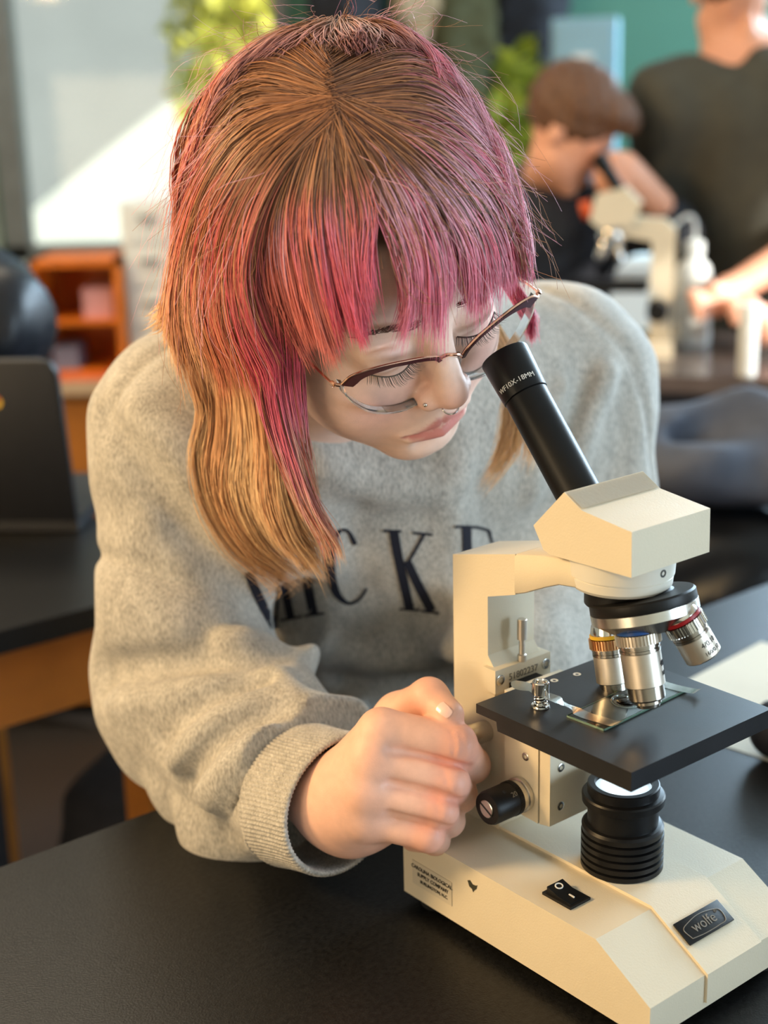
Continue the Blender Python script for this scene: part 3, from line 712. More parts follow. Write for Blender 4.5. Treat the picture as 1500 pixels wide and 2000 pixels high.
tag(person, 'person with pink hair and grey sweatshirt bent over the large microscope', 'person')
body_o = link('body', me, SKIN, person); body_o.matrix_parent_inverse = Matrix.Translation(-Vector(person.location))
def kid(o): o.matrix_parent_inverse = Matrix.Translation(-Vector(person.location)); return o
# ------------------------------------------------------------------ sweatshirt
CUFF_A, CUFF_B = J(560, 1545, .842), J(668, 1572, .792)      # cuff axis: seam end, open end
_cax = (CUFF_B-CUFF_A); _cl = np.linalg.norm(_cax); _cax = _cax/_cl
def cloth_core(P):
    arm = rcone(P, SH_R, EL_R, .0735, .066)
    fore = rcone(P, EL_R, CUFF_A+_cax*_cl*.25, .064, .0465)
    arm = smin(arm, fore, .03)
    for a, b, r1, r2 in ((J(350, 1425, .965), J(500, 1330, .925), .050, .044), (J(405, 1500, .935), J(560, 1392, .895), .047, .040), (J(470, 1585, .895), J(600, 1470, .855), .046, .042)):
        arm = smin(arm, rcone(P, a, b, r1, r2), .005)              # gathered tucks of the pushed-up sleeve
    arm_l = smin(rcone(P, SH_L, EL_L, .0780, .066), rcone(P, EL_L, WR_L, .062, .05), .03)
    tor = rcone(P, CHEST, WAIST, .133, .150)
    tor = smin(tor, rcone(P, SH_R, SH_L, .074, .078), .08)
    tor = smin(tor, rcone(P, J(690, 730, 1.05), NECK, .085, .075), .05)
    d = smin(smin(tor, arm, .022), arm_l, .03)
    return d
# folds: (pixels, amplitude m, width m); positive = ridge, negative = groove
FOLDS = [
 ([(205, 815), (270, 905), (330, 985), (380, 1060), (470, 1150), (530, 1215)], -.012, .008),
 ([(290, 800), (360, 890), (450, 1000), (540, 1110)], .007, .020),
 ([(178, 1080), (240, 1095), (330, 1130), (400, 1147), (470, 1158)], -.0042, .0045),
 ([(205, 1318), (330, 1302), (450, 1294), (530, 1268), (590, 1225)], -.016, .009),
 ([(230, 1200), (340, 1225), (430, 1245)], .010, .026),
 ([(400, 1235), (470, 1215), (540, 1185), (590, 1150)], -.008, .012),
 ([(230, 1365), (330, 1345), (420, 1328), (520, 1312)], .008, .012),
 ([(318, 1452), (370, 1400), (440, 1355), (520, 1335)], -.011, .007),
 ([(345, 1480), (400, 1420), (470, 1380), (560, 1350)], .010, .011),
 ([(365, 1525), (420, 1455), (480, 1410), (570, 1390), (620, 1405)], -.012, .0075),
 ([(400, 1550), (460, 1485), (540, 1430), (620, 1405)], .009, .012),
 ([(445, 1630), (470, 1560), (520, 1490)], -.008, .009),
 ([(500, 1650), (530, 1570), (590, 1480)], .004, .010),
 ([(620, 1322), (680, 1335), (740, 1345), (800, 1335), (890, 1312)], -.013, .010),
 ([(600, 1262), (680, 1285), (760, 1292), (880, 1280)], .011, .016),
 ([(690, 1400), (720, 1365), (790, 1355), (880, 1345)], .012, .012),
 ([(540, 1190), (580, 1240), (620, 1300)], -.009, .010),
 ([(820, 1335), (850, 1370), (870, 1420)], -.008, .008),
 ([(1105, 760), (1075, 830), (1050, 900), (1040, 960)], .008, .010),
 ([(1140, 740), (1110, 820), (1085, 900)], -.010, .009),
 ([(1185, 730), (1150, 820), (1120, 910)], .008, .010),
 ([(1225, 760), (1215, 850), (1200, 930)], -.006, .010),
 ([(1235, 700), (1262, 800), (1272, 900), (1275, 960)], -.0035, .0035),
 ([(1060, 560), (1120, 590), (1190, 645), (1235, 700)], -.0035, .0035),
 ([(340, 670), (275, 715), (225, 775)], -.004, .0040),
 ([(600, 850), (650, 920), (740, 960), (850, 950), (900, 930)], .008, .013),
 ([(880, 960), (890, 1040), (880, 1130)], .006, .016),
 ([(930, 950), (960, 1040), (990, 1130)], -.007, .013),
 ([(620, 930), (600, 1010), (640, 1110)], .006, .02),
 ([(700, 980), (690, 1060), (700, 1150)], -.005, .018),
]
_fp = [spline(p, 3*len(p)) for p, a, w in FOLDS]; _fm = np.split(march(cloth_core, np.vstack(_fp)), np.cumsum([len(p) for p in _fp])[:-1])
FL = [(L, a, w) for L, (p, a, w) in zip(_fm, FOLDS)]
_cax = (CUFF_B-CUFF_A); _cl = np.linalg.norm(_cax); _cax = _cax/_cl
def cloth_sdf(P):
    d = cloth_core(P)
    m = np.abs(d) < .06
    if m.any():
        Q = P[m]; e = np.zeros(len(Q))
        for L, a, w in FL:
            c = L.mean(0); R = np.sqrt(((L-c)**2).sum(1)).max()+3.2*w
            k = ((Q-c)**2).sum(1) < R*R
            if k.any():
                s = segdist(Q[k], L); e[k] += 1.3*a*(np.exp(-(s/w)**2) if a > 0 else .6*np.exp(-(s/(1.5*w))**2)+.4*np.exp(-np.sqrt((s/w)**2*2.5+.05)+.22))
        # soft small-scale rumple of the knit
        e += .0016*np.sin(Q[:, 0]*61+1.3*np.sin(Q[:, 2]*47))*np.sin(Q[:, 2]*53+Q[:, 1]*40)
        d[m] = d[m]-e
    def hollow(Pq):
        t = (Pq-CUFF_A)@_cax; r = np.linalg.norm(Pq-CUFF_A-t[:, None]*_cax, axis=1)
        return np.maximum(-(t-_cl*.0), r-.0395)
    d = smax(d, -near(P, (CUFF_A+CUFF_B)/2, .09, hollow), .004)
    d = np.maximum(d, np.where(np.linalg.norm(P-CUFF_B, axis=1) < .10, (P-CUFF_A)@_cax-_cl*.30, -1))
    nk = rcone(P, hw((0, -100, -70)), NECK*.55+hw((0, -150, -170))*.45, .058, .060)     # neck opening
    d = smax(d, -nk, .01)
    d = np.maximum(d, .80-P[:, 2])
    return d
def knit_material():
    m = bpy.data.materials.new('heather grey fleece'); m.use_nodes = True; nt = m.node_tree; b = nt.nodes['Principled BSDF']
    b.inputs['Roughness'].default_value = .92; b.inputs['Specular IOR Level'].default_value = .15
    b.inputs['Sheen Weight'].default_value = .25; b.inputs['Sheen Roughness'].default_value = .5
    tc = nt.nodes.new('ShaderNodeTexCoord'); mp_ = nt.nodes.new('ShaderNodeMapping'); mp_.inputs['Scale'].default_value = (1, 1, .35)
    nt.links.new(tc.outputs['Object'], mp_.inputs['Vector'])
    n1 = nt.nodes.new('ShaderNodeTexNoise'); n1.inputs['Scale'].default_value = 700; n1.inputs['Detail'].default_value = 3
    n2 = nt.nodes.new('ShaderNodeTexNoise'); n2.inputs['Scale'].default_value = 90; n2.inputs['Detail'].default_value = 4
    nt.links.new(mp_.outputs[0], n1.inputs['Vector']); nt.links.new(mp_.outputs[0], n2.inputs['Vector'])
    r = nt.nodes.new('ShaderNodeValToRGB'); r.color_ramp.elements[0].position = .33; r.color_ramp.elements[1].position = .66
    r.color_ramp.elements[0].color = srgb(146, 142, 136); r.color_ramp.elements[1].color = srgb(208, 203, 194)
    ad = nt.nodes.new('ShaderNodeMath'); ad.operation = 'MULTIPLY_ADD'; ad.inputs[1].default_value = .72
    ml = nt.nodes.new('ShaderNodeMath'); ml.operation = 'MULTIPLY'; ml.inputs[1].default_value = .28
    nt.links.new(n2.outputs['Fac'], ml.inputs[0]); nt.links.new(n1.outputs['Fac'], ad.inputs[0]); nt.links.new(ml.outputs[0], ad.inputs[2])
    nt.links.new(ad.outputs[0], r.inputs[0]); nt.links.new(r.outputs[0], b.inputs['Base Color'])
    bp = nt.nodes.new('ShaderNodeBump'); bp.inputs['Strength'].default_value = .5; bp.inputs['Distance'].default_value = .0008
    nt.links.new(ad.outputs[0], bp.inputs['Height']); nt.links.new(bp.outputs[0], b.inputs['Normal'])
    return m
KNIT = knit_material()
me, X = sdf_mesh(cloth_sdf, (-.40, .66, .78), (.46, 1.50, 1.42), .0028, 4, 'sweatshirt', 0, 2.6)
shirt = kid(link('sweatshirt', me, KNIT, person)); shirt['label'] = 'heather grey sweatshirt with dark lettering'

# ribbed cuff: double-walled tube, seam end gathered under the sleeve
_su = np.cross(_cax, [0, 0, 1.]); _su /= np.linalg.norm(_su); _sv = np.cross(_su, _cax); NR = 300
bm = bmesh.new(); rings = []
for t, r, rib in ((.22, .0425, 0), (.26, .0452, .0002), (.30, .0458, .0006), (.5, .0446, .0007), (.75, .0440, .0007), (.96, .0440, .0007), (1.0, .0434, .0005), (1.015, .0422, .0003), (1.0, .0408, .0003), (.9, .0402, .0003), (.5, .0400, .0003), (.1, .0398, 0), (-.3, .036, 0)):
    sq_ = [1+.05*math.cos(2*(2*PI*k/NR)+.8) for k in range(NR)]
    sl_ = [.006*math.sin(2*PI*k/NR+.6)*max(0, t) for k in range(NR)]
    rings.append([bm.verts.new(CUFF_A+_cax*(_cl*t+sl_[k])+(_su*math.cos(2*PI*k/NR)+_sv*math.sin(2*PI*k/NR))*(r*sq_[k]+rib*(1 if k % 3 else -1.2))) for k in range(NR)])
for a, b in zip(rings, rings[1:]):
    for k in range(NR): bm.faces.new((a[k], a[(k+1) % NR], b[(k+1) % NR], b[k]))
obj('cuff', bm, KNIT, shirt, 180)
# trousers below the bench
def legs(P):
    d = rcone(P, WAIST+[0, 0, -.12], WAIST+[0, .02, -.32], .15, .155)
    for sgn in (-1, 1):
        k = WAIST+[sgn*.08*EY[0]+EX[0]*.02, sgn*.08*EY[1]+EX[1]*.02, -.55]; k[2] = .42; f = k.copy(); f[2] = .06
        d = smin(d, smin(rcone(P, WAIST+[sgn*.07*EY[0], sgn*.07*EY[1], -.30], k, .09, .07), rcone(P, k, f, .07, .05), .02), .03)
    return d
me, X = sdf_mesh(legs, (WAIST[0]-.35, WAIST[1]-.35, 0), (WAIST[0]+.35, WAIST[1]+.35, .95), .014, 3, 'trousers', 0)
kid(link('trousers', me, mat('dark denim', srgb(40, 44, 60), .8, noise=60, var=.15), person))
# ------------------------------------------------------------------ eyeglasses, piercings, lashes, brows, nail
GOLD = mat('rose gold wire', (.86, .48, .33, 1), .18, metal=1, noise=60, var=.06)
MAROON = mat('dark plum enamel', srgb(66, 18, 28), .32, spec=.3, noise=60, var=.15)
def thin_glass():
    m = bpy.data.materials.new('spectacle lens'); m.use_nodes = True; nt = m.node_tree; nt.nodes.remove(nt.nodes['Principled BSDF'])
    out = nt.nodes['Material Output']; t = nt.nodes.new('ShaderNodeBsdfTransparent'); t.inputs[0].default_value = (.97, .97, .97, 1)
    g = nt.nodes.new('ShaderNodeBsdfGlossy'); g.inputs['Roughness'].default_value = .02
    fr = nt.nodes.new('ShaderNodeFresnel'); fr.inputs[0].default_value = 1.5; mx = nt.nodes.new('ShaderNodeMixShader')
    nz = nt.nodes.new('ShaderNodeTexNoise'); nz.inputs['Scale'].default_value = 60; bp = nt.nodes.new('ShaderNodeBump'); bp.inputs['Strength'].default_value = .02
    nt.links.new(nz.outputs['Fac'], bp.inputs['Height']); nt.links.new(bp.outputs[0], g.inputs['Normal'])
    mx.inputs[0].default_value = .06; nt.links.new(t.outputs[0], mx.inputs[1]); nt.links.new(g.outputs[0], mx.inputs[2]); nt.links.new(mx.outputs[0], out.inputs[0])
    return m
LENS = thin_glass()
LEDGE = mat('lens edge', (.93, .96, .95, 1), .04, trans=.92, ior=1.5, noise=40, var=.02)
gl = empty('eyeglasses', tuple(hw((2, 14, -8)))); tag(gl, 'browline eyeglasses with plum top rims and rose gold wire worn by the pink-haired person', 'glasses')
def gkid(o): o.matrix_parent_inverse = Matrix.Translation(-Vector(gl.location)); return o
def gp(x, z, y0=14.0):
    """lens plane: slightly face-formed and tilted"""
    return hw((x, y0+.12*z-abs(x-2)**2*.0016, z))
OUT = {
 1: dict(top=[(-68, 3.0), (-63, 7.5), (-55, 8.6), (-43, 7.6), (-31, 5.0), (-18, 1.0), (-8, -4.0), (-4.5, -8.0)],
         low=[(-4.5, -8), (-3.5, -20), (-6.0, -31), (-13, -38), (-25, -40.5), (-38, -37), (-50, -29.5), (-59, -19), (-65, -8.5), (-67, -1), (-68, 3)]),
 2: dict(top=[(10.5, -15.5), (14.5, -9.5), (23, -4.0), (34, -.6), (46, 1.6), (57, 1.6), (66, -.6), (70.5, -4.5)],
         low=[(70.5, -4.5), (69.5, -17), (64, -30), (54, -40), (42, -45.5), (30, -46), (19, -41), (12.5, -32), (10, -22), (10.5, -15.5)]),
}
for k, o in OUT.items():
    top = spline(o['top'], 40); low = spline(o['low'], 50); loop = np.vstack([top[:-1], low[:-1]])
    rim3 = np.array([gp(x, z) for x, z in top])
    # rim: deep plum plate below a gold wire
    bm = bmesh.new(); rows = []
    for i, (x, z) in enumerate(top):
        u = i/39; outer = (1-u) if k == 1 else u
        dp = 2.4+6.5*max(0, outer-.5)/.5
        c = np.array([-36, -16]) if k == 1 else np.array([41, -22]); dv = c-np.array([x, z]); dv = dv/np.linalg.norm(dv)
        if outer > .9: dp *= 1-.2*(outer-.9)/.1
        fw = HB[1]*.0013
        a = gp(x, z); b = gp(x+dv[0]*dp, z+dv[1]*dp)
        rows.append([bm.verts.new(a+fw), bm.verts.new(b+fw), bm.verts.new(b-fw*.8), bm.verts.new(a-fw*.8)])
    for a, b in zip(rows, rows[1:]):
        for j in range(4): bm.faces.new((a[j], a[(j+1) % 4], b[(j+1) % 4], b[j]))
    bm.faces.new(rows[0]); bm.faces.new(rows[-1][::-1])
    rim = gkid(obj('brow_rim', bm, MAROON, gl, 40))
    w = obj('gold_wire', tube(rim3+HB[2]*.0003+HB[1]*.0004, .00075, 8), GOLD, rim)
    # lens: curved plate and thick clear edge
    cx, cz = loop.mean(0); bm = bmesh.new(); cen = bm.verts.new(gp(cx, cz, 15.2)); prev = None
    rings = []
    for s in (.5, .82, 1.0):
        rings.append([bm.verts.new(gp(cx+(x-cx)*s, cz+(z-cz)*s, 15.2-1.2*s*s)) for x, z in loop])
    n = len(loop)
    for i in range(n): bm.faces.new((cen, rings[0][i], rings[0][(i+1) % n]))
    for a, b in zip(rings, rings[1:]):
        for i in range(n): bm.faces.new((a[i], b[i], b[(i+1) % n], a[(i+1) % n]))
    ln = gkid(obj('lens', bm, LENS, gl, 180))
    eb = bmesh.new(); F_ = []
    lo_ = spline(o['low'], 60)
    for x, z in lo_:
        dv = np.array([cx-x, cz-z]); dv /= np.linalg.norm(dv)
        F_.append([eb.verts.new(gp(x, z, 14.6)), eb.verts.new(gp(x+dv[0]*1.1, z+dv[1]*1.1, 14.2)), eb.verts.new(gp(x+dv[0]*2.4, z+dv[1]*2.4, 9.5)), eb.verts.new(gp(x, z, 8.5))])
    for a, b in zip(F_, F_[1:]):
        for j in range(4): eb.faces.new((a[j], a[(j+1) % 4], b[(j+1) % 4], b[j]))
    eb.faces.new(F_[0]); eb.faces.new(F_[-1][::-1])
    obj('thick_lens_edge', eb, LEDGE, ln, 60)
br = [gp(-4.6, -6.8), gp(-1, -5.0, 15.5), gp(3, -6.5, 16.5), gp(7, -9.5, 15.5), gp(11, -14.5)]
gkid(obj('bridge', tube(spline(br, 16), .0010, 10), GOLD, gl))
for sx, x0, z0 in ((-1, -4.4, -13), (1, 10.6, -20)):
    p0 = gp(x0, z0, 13); p1 = gp(x0+sx*-.5, z0-4, 6); p2 = gp(x0-sx*1.0, z0-6, 3)
    arm_ = gkid(obj('nose_pad_arm', tube(spline([p0, p1, p2], 8), .0005, 6), GOLD, gl))
    bm = bmesh.new(); bmesh.ops.create_icosphere(bm, subdivisions=2, radius=1); Mx = Matrix(np.vstack([np.c_[HB.T*np.array([.0016, .0035, .006]), p2], [0, 0, 0, 1]]).tolist())
    bmesh.ops.transform(bm, matrix=Mx, verts=bm.verts); obj('nose_pad', bm, LEDGE, arm_, 180)
for sx, xo, zo in ((-1, -68.5, 2.5), (1, 71, -5)):
    pts = [gp(xo, zo), gp(xo+sx*2.5, zo+.3, 12), hw((xo+sx*3.2, 2, zo+.5)), hw((xo+sx*3.0, -20, zo-1)), hw((xo+sx*4, -60, zo-2)), hw((xo+sx*4.5, -92, zo-2)), hw((xo+sx*2, -108, zo-14)), hw((xo, -112, zo-26))]
    tm = gkid(obj('temple', tube(spline(pts, 36), .00075, 8, None, False, [.0011 if i < 9 else .0008 for i in range(36)]), GOLD, gl))
    hp_ = spline(pts, 36)[5:11]; obj('hinge', tube(hp_, .0016, 8), GOLD, tm)
# nose jewellery
bm = bmesh.new(); bmesh.ops.create_icosphere(bm, subdivisions=2, radius=.0014); bmesh.ops.translate(bm, vec=hw((-16.5, 14.5, -36.5)), verts=bm.verts)
kid(obj('nose_stud', bm, CHROME, person, 180))
kid(obj('septum_ring', tube([hw((5.2*math.sin(t), 20+4.0*math.cos(t*1.0)-3, -45.5-2.2*math.cos(t))) for t in np.linspace(-2.0, 2.0, 20)], .0006, 6), CHROME, person, 180))
# lashes and brows
LASH = mat('dark lash', srgb(62, 44, 40), .6, noise=80)
BROW = mat('brown brow hair', srgb(104, 72, 60), .6, noise=80)
for sx in (-1, 1):
    line = []
    for t in np.linspace(-1, 1, 34):
        x = sx*30.5+t*14.5; z = -12.0+2.6*t*t+ (1.2*t*sx); y = 5.2-5.5*t*t-1.2*sx*t
        line.append((x, y, z))
    bm = tube([hw(p) for p in line], .00045, 6)
    for i, (x, y, z) in enumerate(line):
        for r in range(2):
            t = (i/33)*2-1; L = 8.5*(1-.25*abs(t))*random.uniform(.75, 1.05); jx = random.uniform(-.6, .6)
            P = [hw((x+jx, y, z)), hw((x+jx+t*2.2, y+L*.55, z-L*.34)), hw((x+jx+t*4.2, y+L, z-L*.22))]
            tube(spline(P, 5), .0002, 3, bm, False, [.00017, .00015, .00012, .00008, .00004])
    kid(obj('eyelashes', bm, LASH, person, 180))
    bm = bmesh.new()
    for i in range(130):
        t = random.random(); x = sx*(12+36*t); z = 17+7*math.sin(t*2.2)-3*t+random.uniform(-2.4, 2.4)*(1-.6*t); y = 4.5-9.5*t*t+1.0
        P = [hw((x, y-1.5, z)), hw((x+sx*3.0, y+.3, z+.8)), hw((x+sx*6.0, y-.8-3*t, z-.2))]
        tube(P, .00015, 3, bm, False, [.00022, .0002, .00008])
    kid(obj('eyebrow', bm, BROW, person, 180))
# thumb nail
NAIL = mat('finger nail', srgb(244, 206, 196), .22, spec=.6, noise=60, var=.03)
bm = bmesh.new(); pix = []
for i in range(9):
    for j in range(7):
        u, v = i/4-1, j/3-1; k = math.sqrt(max(0, 1-.35*v*v)); pix.append((868+.74*16*u*k-.67*11*v*(1-.15*max(0, u)), 1387+.67*16*u*k+.74*11*v*(1-.15*max(0, u))))
XN = march(hand_raw, pix, .66, 1.0, 60); XN = XN+np.array([(CAM-x)/np.linalg.norm(CAM-x) for x in XN])*.0006
vs = [bm.verts.new(x) for x in XN]
for i in range(8):
    for j in range(6): bm.faces.new((vs[i*7+j], vs[i*7+j+1], vs[(i+1)*7+j+1], vs[(i+1)*7+j]))
kid(obj('thumb_nail', bm, NAIL, person, 180))
# ------------------------------------------------------------------ hair
HC = hw((0, -85, 10))
def hair_shell(off):
    def fn(P):
        q = ((P-H_O)@HB.T)*1000
        d = ell(q, (0, -92, 30), (73, 92, 84)); d = smin(d, ell(q, (0, -50, -28), (60, 54, 68)), 30)
        d = smin(d, ell(q, (0, -12, 20), (46, 16, 26)), 20)
        return d/1000-off
    return fn
def guide(pix, n_on, off0=.012, off1=.020, dd=None, n=26):
    """pix: photo polyline from root to tip. The first n_on points lie on the head (inflated by off); later ones hang at the last distance + dd"""
    pix = np.asarray(pix, float); out = []
    k = len(pix)
    offs = off0+(off1-off0)*np.arange(n_on)/max(1, n_on-1); PM = march(hair_shell(offs), pix[:n_on], .55, 1.3, 60); bad = np.abs(hair_shell(offs)(PM)) > .004
    for i in range(n_on):
        o = offs[i]; p = PM[i]
        if bad[i]:           # ray grazes past the head: closest approach
            O = at(*pix[i], .55); V = at(*pix[i], 1.3)-O; t = np.linspace(0, 1, 300); Q = O+V*t[:, None]
            p = Q[np.argmin(hair_shell(o)(Q))]
        out.append(p)
    for i in range(n_on, k):
        d = out[-1][1] if dd is None else out[n_on-1][1]+dd*(i-n_on+1)/(k-n_on)
        out.append(at(*pix[i], d))
    return spline(out, n)
ROOT = (lin(126, 84, 60), lin(164, 112, 76), lin(92, 60, 48))
CORAL, PINK, HOT, LILAC, BLOND, ORNG = lin(214, 116, 104), lin(224, 122, 144), lin(218, 88, 110), lin(232, 172, 192), lin(226, 188, 146), lin(206, 140, 98)
STR_V, STR_F, STR_C = [], [], []; _nv = 0
def ribbon(C, Wd, colr):
    """strand: tent-shaped ribbon along C (n,3), width profile Wd (n,), colour (n,3)"""
    global _nv
    n = len(C); T = np.gradient(C, axis=0); T /= np.linalg.norm(T, axis=1)[:, None]+1e-12
    N = C-HC; N -= T*(N*T).sum(1)[:, None]; N /= np.linalg.norm(N, axis=1)[:, None]+1e-12
    S = np.cross(T, N)
    V = np.empty((n, 3, 3)); V[:, 0] = C-S*Wd[:, None]; V[:, 1] = C+N*Wd[:, None]*.8; V[:, 2] = C+S*Wd[:, None]
    STR_V.append(V.reshape(-1, 3)); STR_C.append(np.repeat(colr, 3, 0))
    b = _nv+np.arange(n-1)[:, None]*3
    STR_F.append(np.concatenate([b+np.array([0, 1, 4, 3]), b+np.array([1, 2, 5, 4])]))
    _nv += 3*n
def smooth_noise(n, k, amp):
    c = RNG.normal(0, amp, (k, 3)); return spline(c, n)
def lock(guides, count, colour, wid=.00030, depth=.010, clumps=14, spread=.0035, cut=.16, pull=.6, wob=.0022, n=17, jit_root=.002):
    """strands between neighbouring guides; colour(u, t, r) -> rgb array along the strand"""
    G = np.array([spline(g, n) for g in guides]); m = len(G); t = np.linspace(0, 1, n)
    cu = np.sort(RNG.uniform(0, m-1, clumps)); co = RNG.normal(0, spread, (clumps, 3)); cl = RNG.uniform(1-cut, 1, clumps)
    for s in range(count):
        u = RNG.uniform(0, m-1); i = min(int(u), m-2); f = u-i
        f2 = f*f*(3-2*f)*.35+f*.65
        C = G[i]*(1-f2)+G[i+1]*f2
        c = int(np.argmin(np.abs(cu-u+RNG.normal(0, .15)))); j = min(int(cu[c]), m-2); fc = cu[c]-j
        K = G[j]*(1-fc)+G[j+1]*fc+co[c]*t[:, None]
        w = (pull*RNG.uniform(.5, 1.15)*np.clip(t*1.3-.15, 0, 1)**1.2)[:, None]; w = np.clip(w, 0, .95)
        C = C*(1-w)+K*w
        N = C-HC; N /= np.linalg.norm(N, axis=1)[:, None]
        lay = RNG.uniform(-1, .25)
        C = C+N*(depth*lay*(.25+.75*np.sin(np.clip(t*1.2, 0, 1)*PI/2)))[:, None] + RNG.normal(0, jit_root, 3)*(1-t[:, None]) + smooth_noise(n, 4, wob)*t[:, None]
        L = min(1, cl[c]*RNG.uniform(1-cut*.7, 1.02)); C = spline(C[:max(4, int(round(n*L)))], n) if L < .97 else C
        Wd = wid*RNG.uniform(.7, 1.3)*np.minimum(1, np.minimum(.5+t*6, (1.02-t)*5))
        r = RNG.random()
        ribbon(C, Wd, np.clip(colour(u/(m-1), t, r, c)*RNG.uniform(.85, 1.4), 0, 1))
def ramp(t, stops):
    """piecewise colour along t: [(pos, rgb), ...]"""
    p = [s[0] for s in stops]; c = np.array([s[1] for s in stops]); return np.stack([np.interp(t, p, c[:, k]) for k in range(3)], 1)
def root(r): return ROOT[0] if r < .5 else ROOT[1] if r < .82 else ROOT[2]
# ---- crown, seen from the front: the whorl sits at (640, 205)
BANG = [
 [(640, 212), (560, 320), (515, 430), (505, 540), (540, 650), (592, 722)],
 [(644, 214), (585, 330), (560, 440), (575, 570), (625, 722)],
 [(647, 216), (615, 330), (605, 440), (628, 580), (668, 718)],
 [(650, 216), (645, 330), (645, 440), (668, 580), (704, 710)],
 [(652, 216), (672, 325), (685, 430), (697, 565), (726, 690)],
 [(654, 216), (704, 320), (732, 410), (722, 500), (730, 612)],
]
BANG2 = [
 [(656, 214), (706, 318), (738, 406), (775, 500), (794, 600), (764, 688)],
 [(657, 212), (730, 310), (780, 400), (812, 520), (808, 706)],
 [(658, 210), (755, 305), (825, 405), (862, 525), (858, 696)],
 [(659, 208), (775, 300), (865, 405), (910, 515), (908, 668)],
 [(659, 206), (800, 290), (905, 395), (955, 505), (963, 630)],
 [(658, 204), (820, 275), (930, 375), (990, 490), (1003, 582)],
 [(657, 202), (838, 255), (950, 350), (1006, 465), (1024, 570)],
]
g1 = [guide(p, len(p)-1, .014, .017) for p in BANG]; g2 = [guide(p, len(p)-1, .014, .017) for p in BANG2]
def c_bang1(u, t, r, c):
    q = (c*37 % 11)/11; s = .42+.2*q
    mid = CORAL if q < .5 else PINK if q < .8 else LILAC*.8
    tip = HOT if u > .45 else CORAL
    if r < .16: return ramp(t, [(0, root(r*5)), (.6, ROOT[2]), (1, tip)])
    return ramp(t, [(0, root(r)), (s-.12, root(r)), (s+.06, mid), (.85, tip), (1, tip*.95)])
def c_bang2(u, t, r, c):
    q = (c*53 % 13)/13; s = .40+.22*q-.12*u
    if r < .25+.15*(q < .35): return ramp(t, [(0, root(r*3)), (.7, ROOT[2]*1.15), (1, PINK)])
    mid = LILAC*.95 if q > .4 else PINK*1.1
    return ramp(t, [(0, root(r)), (max(.05, s-.14), root(r)), (s+.08, mid), (.85, PINK*1.1 if q < .7 else HOT), (1, PINK*1.05)])
lock(g1, 3200, c_bang1, depth=.008, clumps=40, spread=.0024, cut=.13, pull=.7)
lock(g2, 3200, c_bang2, depth=.008, clumps=42, spread=.0024, cut=.13, pull=.7)
# ---- right side (her left), pink with the cool rim light put into its colour, short over the ear
RIGHT = [
 [(650, 226), (830, 255), (945, 345), (1004, 450), (1022, 520), (1030, 572)],
 [(648, 212), (835, 215), (945, 300), (1006, 410), (1025, 500), (1034, 565)],
 [(646, 195), (815, 165), (920, 240), (990, 350), (1018, 460), (1034, 570)],
 [(643, 175), (790, 125), (880, 170), (955, 265), (1000, 370), (1022, 480)],
 [(640, 152), (760, 85), (845, 115), (915, 190), (965, 290), (995, 390)],
 [(636, 128), (730, 62), (800, 75), (860, 120), (905, 190), (940, 260)],
 [(632, 106), (700, 52), (750, 50), (800, 75), (840, 110), (860, 150)],
]
g3 = [guide(p, len(p), .014, .024) for p in RIGHT]
def c_right(u, t, r, c):
    q = (c*29 % 9)/9; s = .30+.2*q
    mid = LILAC*1.1 if q > .3 else PINK*1.1
    if u > .7: mid = mid*.6+ROOT[1]*.4
    if r < .15: return ramp(t, [(0, root(r*6)), (1, ROOT[0])])
    return ramp(t, [(0, root(r)), (max(.05, s-.15), root(r)), (s+.12, mid), (1, LILAC if q > .5 else PINK)])
lock(g3, 3800, c_right, depth=.012, clumps=34, spread=.003, cut=.16, pull=.5)
# ---- top and back, falling away behind
TOP = [
 [(646, 206), (482, 230), (400, 330), (358, 440), (345, 530), (345, 600)],
 [(644, 192), (500, 160), (420, 230), (375, 330), (350, 440), (345, 540)],
 [(642, 172), (520, 120), (440, 170), (385, 270), (355, 380), (345, 480)],
 [(640, 152), (550, 90), (470, 120), (410, 190), (375, 280), (360, 380)],
 [(638, 132), (590, 72), (520, 85), (455, 130), (410, 200), (385, 280)],
 [(638, 112), (625, 52), (590, 58), (530, 80), (480, 115), (450, 150)],
 [(648, 100), (670, 45), (680, 46), (690, 50), (700, 60), (705, 70)],
 [(655, 110), (720, 55), (770, 55), (810, 75), (840, 100), (860, 130)],
]
g4 = [guide(p, len(p), .014, .026) for p in TOP]
def c_top(u, t, r, c):
    q = (c*31 % 7)/7
    if u > .6: return ramp(t, [(0, root(r)), (.5, ROOT[1]), (1, LILAC*.5+ROOT[1]*.5)])
    return ramp(t, [(0, root(r)), (.35, root(r)), (.6, CORAL if q > .3 else PINK), (1, CORAL*.6+BLOND*.4)])
lock(g4, 3000, c_top, depth=.012, clumps=26, spread=.003, cut=.15, pull=.45)
